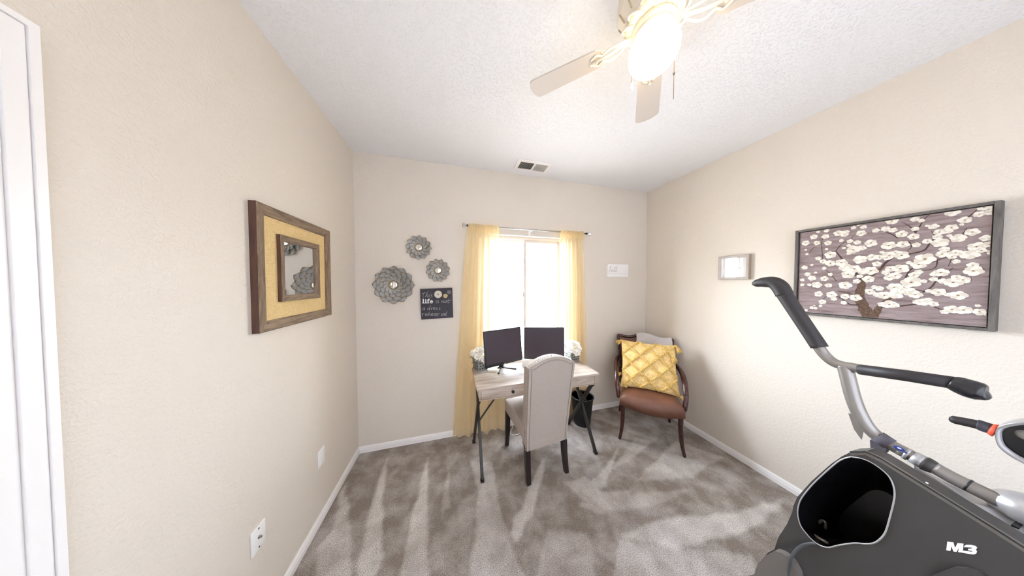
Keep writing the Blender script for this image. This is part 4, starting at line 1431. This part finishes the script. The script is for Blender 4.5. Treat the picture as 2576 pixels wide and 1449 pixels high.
outer = [(2140, 1137), (2178, 1136), (2215, 1153), (2300, 1205), (2400, 1266), (2500, 1328), (2576, 1376)]
outer3 = [sp(*q_) for q_ in outer]
outer3 += [Vector((XS, .02, .93)), Vector((XS, -.15, .80)), Vector((XS, -.30, .52)), Vector((XS, -.40, .25)), Vector((XS, -.42, .04)), Vector((XS, .66, .04)), Vector((XS, .655, .16))]
outer3 += [sp(*q_) for q_ in [(1899, 1449), (1908, 1418), (1932, 1390), (1948, 1382), (1958, 1352), (1980, 1318), (1993, 1288), (1996, 1272), (2006, 1250), (2022, 1232), (2040, 1212), (2062, 1192), (2092, 1166), (2118, 1148)]]
hole = [(2140, 1149), (2170, 1154), (2200, 1168), (2232, 1193), (2246, 1216), (2251, 1240), (2248, 1266), (2238, 1305), (2228, 1338), (2214, 1356), (2198, 1366), (2176, 1368), (2150, 1366), (2112, 1371), (2085, 1377),
        (2064, 1372), (2046, 1360), (2030, 1343), (2016, 1325), (2009, 1305), (2007, 1285), (2011, 1265), (2020, 1248), (2036, 1228), (2056, 1207), (2090, 1176), (2115, 1157)]
hole3 = smooth_path([sp(*q_) for q_ in hole] + [sp(*hole[0])], 3)[:-1]


def filled(outer, hole):
    bm = bmesh.new()
    for lp in (outer, hole):
        vv = [bm.verts.new(p_) for p_ in lp]
        for i in range(len(vv)): bm.edges.new((vv[i], vv[(i + 1) % len(vv)]))
    bmesh.ops.triangle_fill(bm, use_beauty=True, edges=bm.edges[:])
    bm.verts.index_update()
    r = [v.co.copy() for v in bm.verts], [[v.index for v in f_.verts] for f_ in bm.faces]
    bm.free()
    return r


n = len(hole3)
cen = sum(hole3, Vector()) / n
DPT = .06


def cav(t): return [p_ * (1 - .32 * t) + cen * (.32 * t) + Vector((.20 * t, 0, -.11 * t)) for p_ in hole3]


m = MB()
m.add(*filled(outer3, hole3))
o2 = [p_ + Vector((DPT, 0, 0)) for p_ in outer3]
m.add(*filled(o2, [Vector((XS + DPT, p_.y, p_.z)) for p_ in cav(.3)]))
no = len(outer3)
m.add(list(outer3) + o2, [[i, (i + 1) % no, no + (i + 1) % no, no + i] for i in range(no)])
m.build('shroud', M_SHR, el, weld=True)
m = MB()
lv = [cav(t) for t in (0, .3, .6, 1)]
m.add(sum(lv, []), [[k * n + i, k * n + (i + 1) % n, (k + 1) * n + (i + 1) % n, (k + 1) * n + i] for k in range(3) for i in range(n)], 0, True)
m.poly(lv[-1])
m.build('inner_cavity', M_CAV, el)
m = MB()
m.prism([Vector((XS + .25, y_, z_)) for y_, z_ in ((.40, .72), (.30, .78), (.05, .78), (-.15, .70), (-.28, .5), (-.38, .25), (-.40, .05), (.60, .05), (.58, .30), (.50, .60))], (.20, 0, 0))
m.build('rear_housing', M_SHR, el, bevel=.02)
m = MB()
m.tube([p_ + Vector((-.001, 0, 0)) for p_ in hole3 + hole3[:1]], .0017, 8)
m.build('opening_rim', mat('silver_edge_trim', 'b9b6b4', .4, .4), el)
# bracket and rod glimpsed inside the opening
m = MB()
a, b = sp(2036, 1340, 1.34), sp(2085, 1368, 1.34)
m.tube([a, b], .006, 8); m.build('inner_rod', M_GUN, el)
m = MB(); m.tube(smooth_path([sp(2040, 1335, 1.40), sp(2062, 1312, 1.40), sp(2076, 1312, 1.40), sp(2076, 1330, 1.40)], 4), .004, 8)
m.build('inner_hook', M_GUN, el)
m = MB(); m.prism([sp(2070, 1335, 1.42), sp(2100, 1368, 1.42), sp(2055, 1368, 1.42)], (.03, 0, 0))
m.build('inner_bracket', M_GUN, el)
# top strip along the upper edge
m = MB()
ed = [sp(*q_) for q_ in [(2140, 1137), (2178, 1136), (2215, 1153), (2300, 1205), (2400, 1266), (2500, 1328), (2576, 1376)]]
ed2 = [sp(*q_, 1.36) for q_ in [(2150, 1131), (2192, 1131), (2228, 1143), (2310, 1190), (2400, 1245), (2500, 1306), (2576, 1352)]]
ex, ex2 = ed[-1] + (ed[-1] - ed[-2]) * 1.5, ed2[-1] + (ed2[-1] - ed2[-2]) * 1.5
ed.append(ex); ed2.append(ex2)
nn = len(ed)
lo = Vector((0, 0, -.012))
m.add([p_ + Vector((-.002, 0, .002)) for p_ in ed] + ed2 + [p_ + lo for p_ in ed2] + [p_ + lo for p_ in ed],
      [[i, i + 1, nn + i + 1, nn + i] for i in range(nn - 1)] + [[nn + i, nn + i + 1, 2 * nn + i + 1, 2 * nn + i] for i in range(nn - 1)] + [[i, 3 * nn + i, 3 * nn + i + 1, i + 1] for i in range(nn - 1)])
m.build('top_strip', M_SHT, el)
m = MB()
m.tube([p_ + Vector((-.003, 0, .001)) for p_ in ed], .0022, 6)
m.build('panel_seam', M_BLACK, el)
m = MB(); m.ell(sp(2332, 1215, 1.298), (.0015, .0022, .0022)); m.build('rivet', M_WHITE, el)
# silver deck between strip and tube
m = MB()
dk = [sp(2310, 1183, 1.37), sp(2345, 1200, 1.37), sp(2440, 1262, 1.37), sp(2576, 1352, 1.37)]
dk2 = [sp(2300, 1168, 1.50), sp(2350, 1196, 1.50), sp(2470, 1255, 1.50), sp(2576, 1306, 1.50)]
dk.append(dk[-1] + (dk[-1] - dk[-2])); dk2.append(dk2[-1] + (dk2[-1] - dk2[-2]))
n = len(dk)
lo = Vector((0, 0, -.02))
m.add(dk + dk2 + [p_ + lo for p_ in dk] + [p_ + lo for p_ in dk2],
      [[i, i + 1, n + i + 1, n + i] for i in range(n - 1)] + [[i, 2 * n + i, 2 * n + i + 1, i + 1] for i in range(n - 1)] + [[n + i, n + i + 1, 3 * n + i + 1, 3 * n + i] for i in range(n - 1)] + [[2 * n + i, 3 * n + i, 3 * n + i + 1, 2 * n + i + 1] for i in range(n - 1)])
m.build('top_deck', M_SILV, el)
m = MB(); m.bar(sp(2553, 1328, 1.38) + Vector((0, 0, .002)), sp(2590, 1300, 1.49) + Vector((0, 0, .002)), .008, .004); m.build('deck_slot', M_BLACK, el)
# lettering
m = MB()


def mmap(cx, cy): return onp(2200 + cx / 6.851, 1250 + cy / 6.851, 0, XS - .0012)


for pts in ([(1253, 773), (1358, 785), (1388, 880), (1428, 797), (1532, 808), (1518, 962), (1440, 952), (1452, 880), (1412, 948), (1360, 942), (1322, 850), (1308, 932), (1235, 920)],
            [(1545, 848), (1580, 826), (1660, 828), (1745, 850), (1768, 880), (1745, 912), (1765, 938), (1755, 975), (1715, 993), (1640, 985), (1510, 962), (1515, 925), (1680, 948), (1685, 935), (1610, 918), (1612, 895), (1680, 890), (1672, 874), (1540, 866)]):
    m.prism([mmap(*q_) for q_ in pts], (.001, 0, 0))
m.build('model_lettering', M_LET, el)
# swing arm tubes
XA = 1.45
colp = [(2124, 920), (2131, 942), (2146, 1000), (2163, 1042), (2186, 1078), (2222, 1108), (2280, 1140), (2360, 1182)]
m = MB()
m.tube(smooth_path([sp(*q_, XA) for q_ in colp], 6), .0185, 16)
arm = m.build('swing_arm', M_GUN, el)
m = MB()
m.tube(smooth_path([sp(*q_, XA) for q_ in [(2052, 862), (2072, 890), (2096, 911), (2122, 920), (2150, 925), (2172, 930)]], 6), .0165, 16)
m.build('handle_joint', M_GUN, el)
g = MB()
g.tube(smooth_path([sp(*q_, XA) for q_ in [(2062, 874), (2030, 826), (1990, 766), (1962, 724)]], 5), [.0235, .0235, .0245, .026], 18)
ug = g.build('upper_grip', M_RUB, el)
g = MB()
g.tube(smooth_path([sp(*q_, XA) for q_ in [(1974, 742), (1962, 722), (1946, 711), (1922, 710), (1902, 713), (1893, 714)]], 6), [.0275, .0285, .0275, .0235, .017, .006], 18, 0, None)
g.build('end_cap', M_RUB, ug)
g = MB()
g.tube([sp(*q_, XA) for q_ in [(2160, 929), (2280, 945), (2405, 964)]], .0185, 18)
lg = g.build('lower_grip', M_RUB, el)
g = MB()
g.tube(smooth_path([sp(*q_, XA) for q_ in [(2394, 962), (2412, 968), (2440, 978), (2464, 985), (2482, 990), (2491, 991)]], 5), [.0205, .0245, .027, .026, .020, .004], 18)
g.build('end_cap', mat('gloss_black_cap', '222226', .25), lg)
m = MB()
m.tube(smooth_path([sp(*q_, XA) for q_ in [(2262, 1131), (2330, 1166), (2400, 1204), (2480, 1243), (2560, 1283), (2640, 1325)]], 4), .0185, 16)
m.build('drive_tube', M_GUN, el)
for q0, q1, r_ in (((2296, 1149), (2326, 1165), .0215), ((2278, 1140), (2288, 1145), .021)):
    m = MB(); m.tube([sp(*q0, XA), sp(*q1, XA)], r_, 20); m.build('collar', M_SILV, el)
m = MB(); m.tube([sp(2432, 1219, XA), sp(2440, 1223, XA)], .0192, 18); m.build('tube_ring', M_BLACK, el)
m = MB(); m.tube(smooth_path([sp(2326, 1165, XA), sp(2338, 1171, XA), sp(2352, 1178, XA)], 3), [.0235, .0225, .0195], 18); m.build('pivot_boot', mat('dark_boot', '35322f', .4), el)
m = MB(); m.tube([sp(2208, 1098, XA), sp(2238, 1118, XA)], .0225, 18)
m.prism([sp(2188, 1108, XA - .015), sp(2212, 1092, XA - .015), sp(2236, 1108, XA - .015), sp(2224, 1142, XA - .015), sp(2190, 1130, XA - .015)], (.03, 0, 0))
m.build('velcro_strap', mat('grey_webbing', '57525a', .9), el)
c = sp(2366, 1124 + 10, XA - .02)
m = MB()
tdir = (sp(2280, 1140, XA) - sp(2220, 1108, XA)).normalized()
for (u_, v_, w_, h_, mi) in ((0, 0, .010, .007, 0), (.001, .0012, .005, .003, 1), (.010, -.003, .005, .003, 0)):
    cc = sp(2268, 1128, XA) + Vector((-.0186, 0, 0)) + tdir * u_ + Vector((0, 0, v_ + .004))
    m.ell(cc, (.0012 + .0006 * mi, w_, h_), mi, 16, 6, Matrix.Rotation(.0, 3, 'X'))
m.build('sticker', [mat('blue_sticker', '2b3c86', .4), M_WHITE], el)
m = MB(); m.ell(sp(2600, 1294, 1.47), (.045, .055, .045), 0, 20, 12); m.tube([sp(2590, 1290, 1.42), sp(2590, 1290, 1.62)], .035, 20)
m.build('pivot_housing', M_SILV, el)
# bracket fin on the swing arm
m = MB(); m.prism([sp(*q_, XA + .004) for q_ in [(2134, 1040), (2142, 1042), (2158, 1070), (2172, 1083), (2167, 1106), (2148, 1080)]], (.004, 0, 0)); m.build('arm_guard', M_GUN, el)
# console and fixed hand grip
XCN = 1.60
g = MB()
g.tube(smooth_path([sp(*q_, XCN) for q_ in [(2388, 1053), (2400, 1056), (2440, 1064), (2465, 1070)]], 4), [.006, .0125, .0135, .014], 16)
hg = g.build('hand_grip', M_RUB, el)
g = MB()
for i in range(9):
    a = sp(2462 + i * 3.6, 1069 + i * 1.25, XCN)
    g.tube([a, a + (sp(2470, 1072, XCN) - sp(2460, 1069.5, XCN)).normalized() * .0035], .0165, 16)
g.tube([sp(2460, 1068, XCN), sp(2500, 1080, XCN)], .0152, 16)
g.build('ribbed_sleeve', mat('ribbed_rubber', '3a3840', .5), hg)
g = MB(); g.tube([sp(2492, 1079, XCN), sp(2506, 1084, XCN)], [.0178, .021], 18); g.build('orange_band', mat('orange_red_band', 'ef5b3c', .5), hg)
cons = [sp(*q_, XCN) for q_ in [(2502, 1092), (2506, 1074), (2530, 1064), (2576, 1058), (2660, 1056), (2760, 1080), (2790, 1140), (2740, 1200), (2650, 1190), (2576, 1165), (2530, 1138), (2508, 1116)]]
csm = smooth_path(cons + cons[:1], 3)[:-1]
n = len(csm)
cc = sum(csm, Vector()) / n
inn = [p_ * .80 + cc * .20 for p_ in csm]
m = MB()
dx_ = Vector((-.02, 0, 0)); bk = Vector((.05, 0, 0))
mid = [p_ * .93 + cc * .07 + dx_ for p_ in csm]
m.add(csm + mid + inn + [p_ + bk for p_ in csm], [[i, (i + 1) % n, n + (i + 1) % n, n + i] for i in range(n)] + [[n + i, n + (i + 1) % n, 2 * n + (i + 1) % n, 2 * n + i] for i in range(n)] +
      [[i, 3 * n + i, 3 * n + (i + 1) % n, (i + 1) % n] for i in range(n)], 0, True)
m.poly([p_ + bk for p_ in csm])
co = m.build('console', M_SILV, el)
m = MB(); m.poly([p_ + Vector((.004, 0, 0)) for p_ in inn]); m.build('display_face', M_CAV, co)
m = MB(); m.lathe([(.001, -.004), (.010, -.004), (.014, 0), (.014, .012)], sp(2582, 1096, XCN - .0), 20, 0, Matrix.Rotation(PI / 2, 3, 'Y')); m.build('button', mat('button_grey', '8c8880', .4), co)
m = MB(); m.tube(smooth_path([(1.645, .13, 1.16), (1.66, .09, 1.10), (1.665, .02, .90), (1.665, .0, .70)], 4), .024, 14); m.build('console_mast', M_GUN, el)
# lower nose cover, base and cable
m = MB()
nose = [Vector((XS - .03, q_.y, q_.z)) for q_ in [sp(*q2, XS - .03) for q2 in [(1948, 1386), (1968, 1392), (1990, 1412), (2010, 1449)]]]
nose += [Vector((XS - .03, .50, .05)), Vector((XS - .03, .62, .05))] + [sp(*q2, XS - .03) for q2 in [(1896, 1449), (1904, 1424), (1925, 1398)]]
m.prism(nose, (.42, 0, 0)); m.build('wheel_cover', mat('warm_grey_plastic', '6f6963', .4), el, bevel=.012)
m = MB()
m.tube(smooth_path([sp(1990, 1470, XS - .035), sp(1984, 1440, XS - .035), sp(1992, 1400, XS - .03), sp(2012, 1376, XS - .012), sp(2034, 1368, XS - .006), sp(2052, 1368, XS - .003)], 6), .0042, 8)
m.build('power_cable', mat('dark_cable', '46484a', .4), el)
m = MB(); m.prism([sp(2340, 1452, XS - .012), sp(2370, 1440, XS - .012), sp(2402, 1428, XS - .012), sp(2432, 1430, XS - .012), sp(2470, 1444, XS - .012), sp(2490, 1460, XS - .012), sp(2420, 1500, XS - .012)], (.03, 0, 0))
m.build('crank_cover', M_SHR, el, bevel=.004)
m = MB()
m.span((1.28, .50, 0), (1.86, .58, .05), .01).span((1.28, -.42, 0), (1.86, -.34, .05), .01).span((1.50, -.4, .0), (1.62, .55, .05), .008)
m.build('base_frame', M_BLACK, el)

pc_ = thing('power_cord', 'thin white power cord trailing on the carpet behind the desk chair', 'cord', (.60, 2.14, 0))
m = MB(); m.tube(smooth_path([(.64, YB - .02, .30), (.635, YB - .03, .12), (.60, 2.17, .012), (.565, 2.11, .005), (.60, 2.07, .005), (.70, 2.10, .005), (.80, 2.19, .005)], 6), .003, 8)
m.build('cable', M_WHITE, pc_)
m = MB(); m.span((.622, YB - .03, .29), (.658, YB, .335), .004); m.build('plug', M_WHITE, pc_)
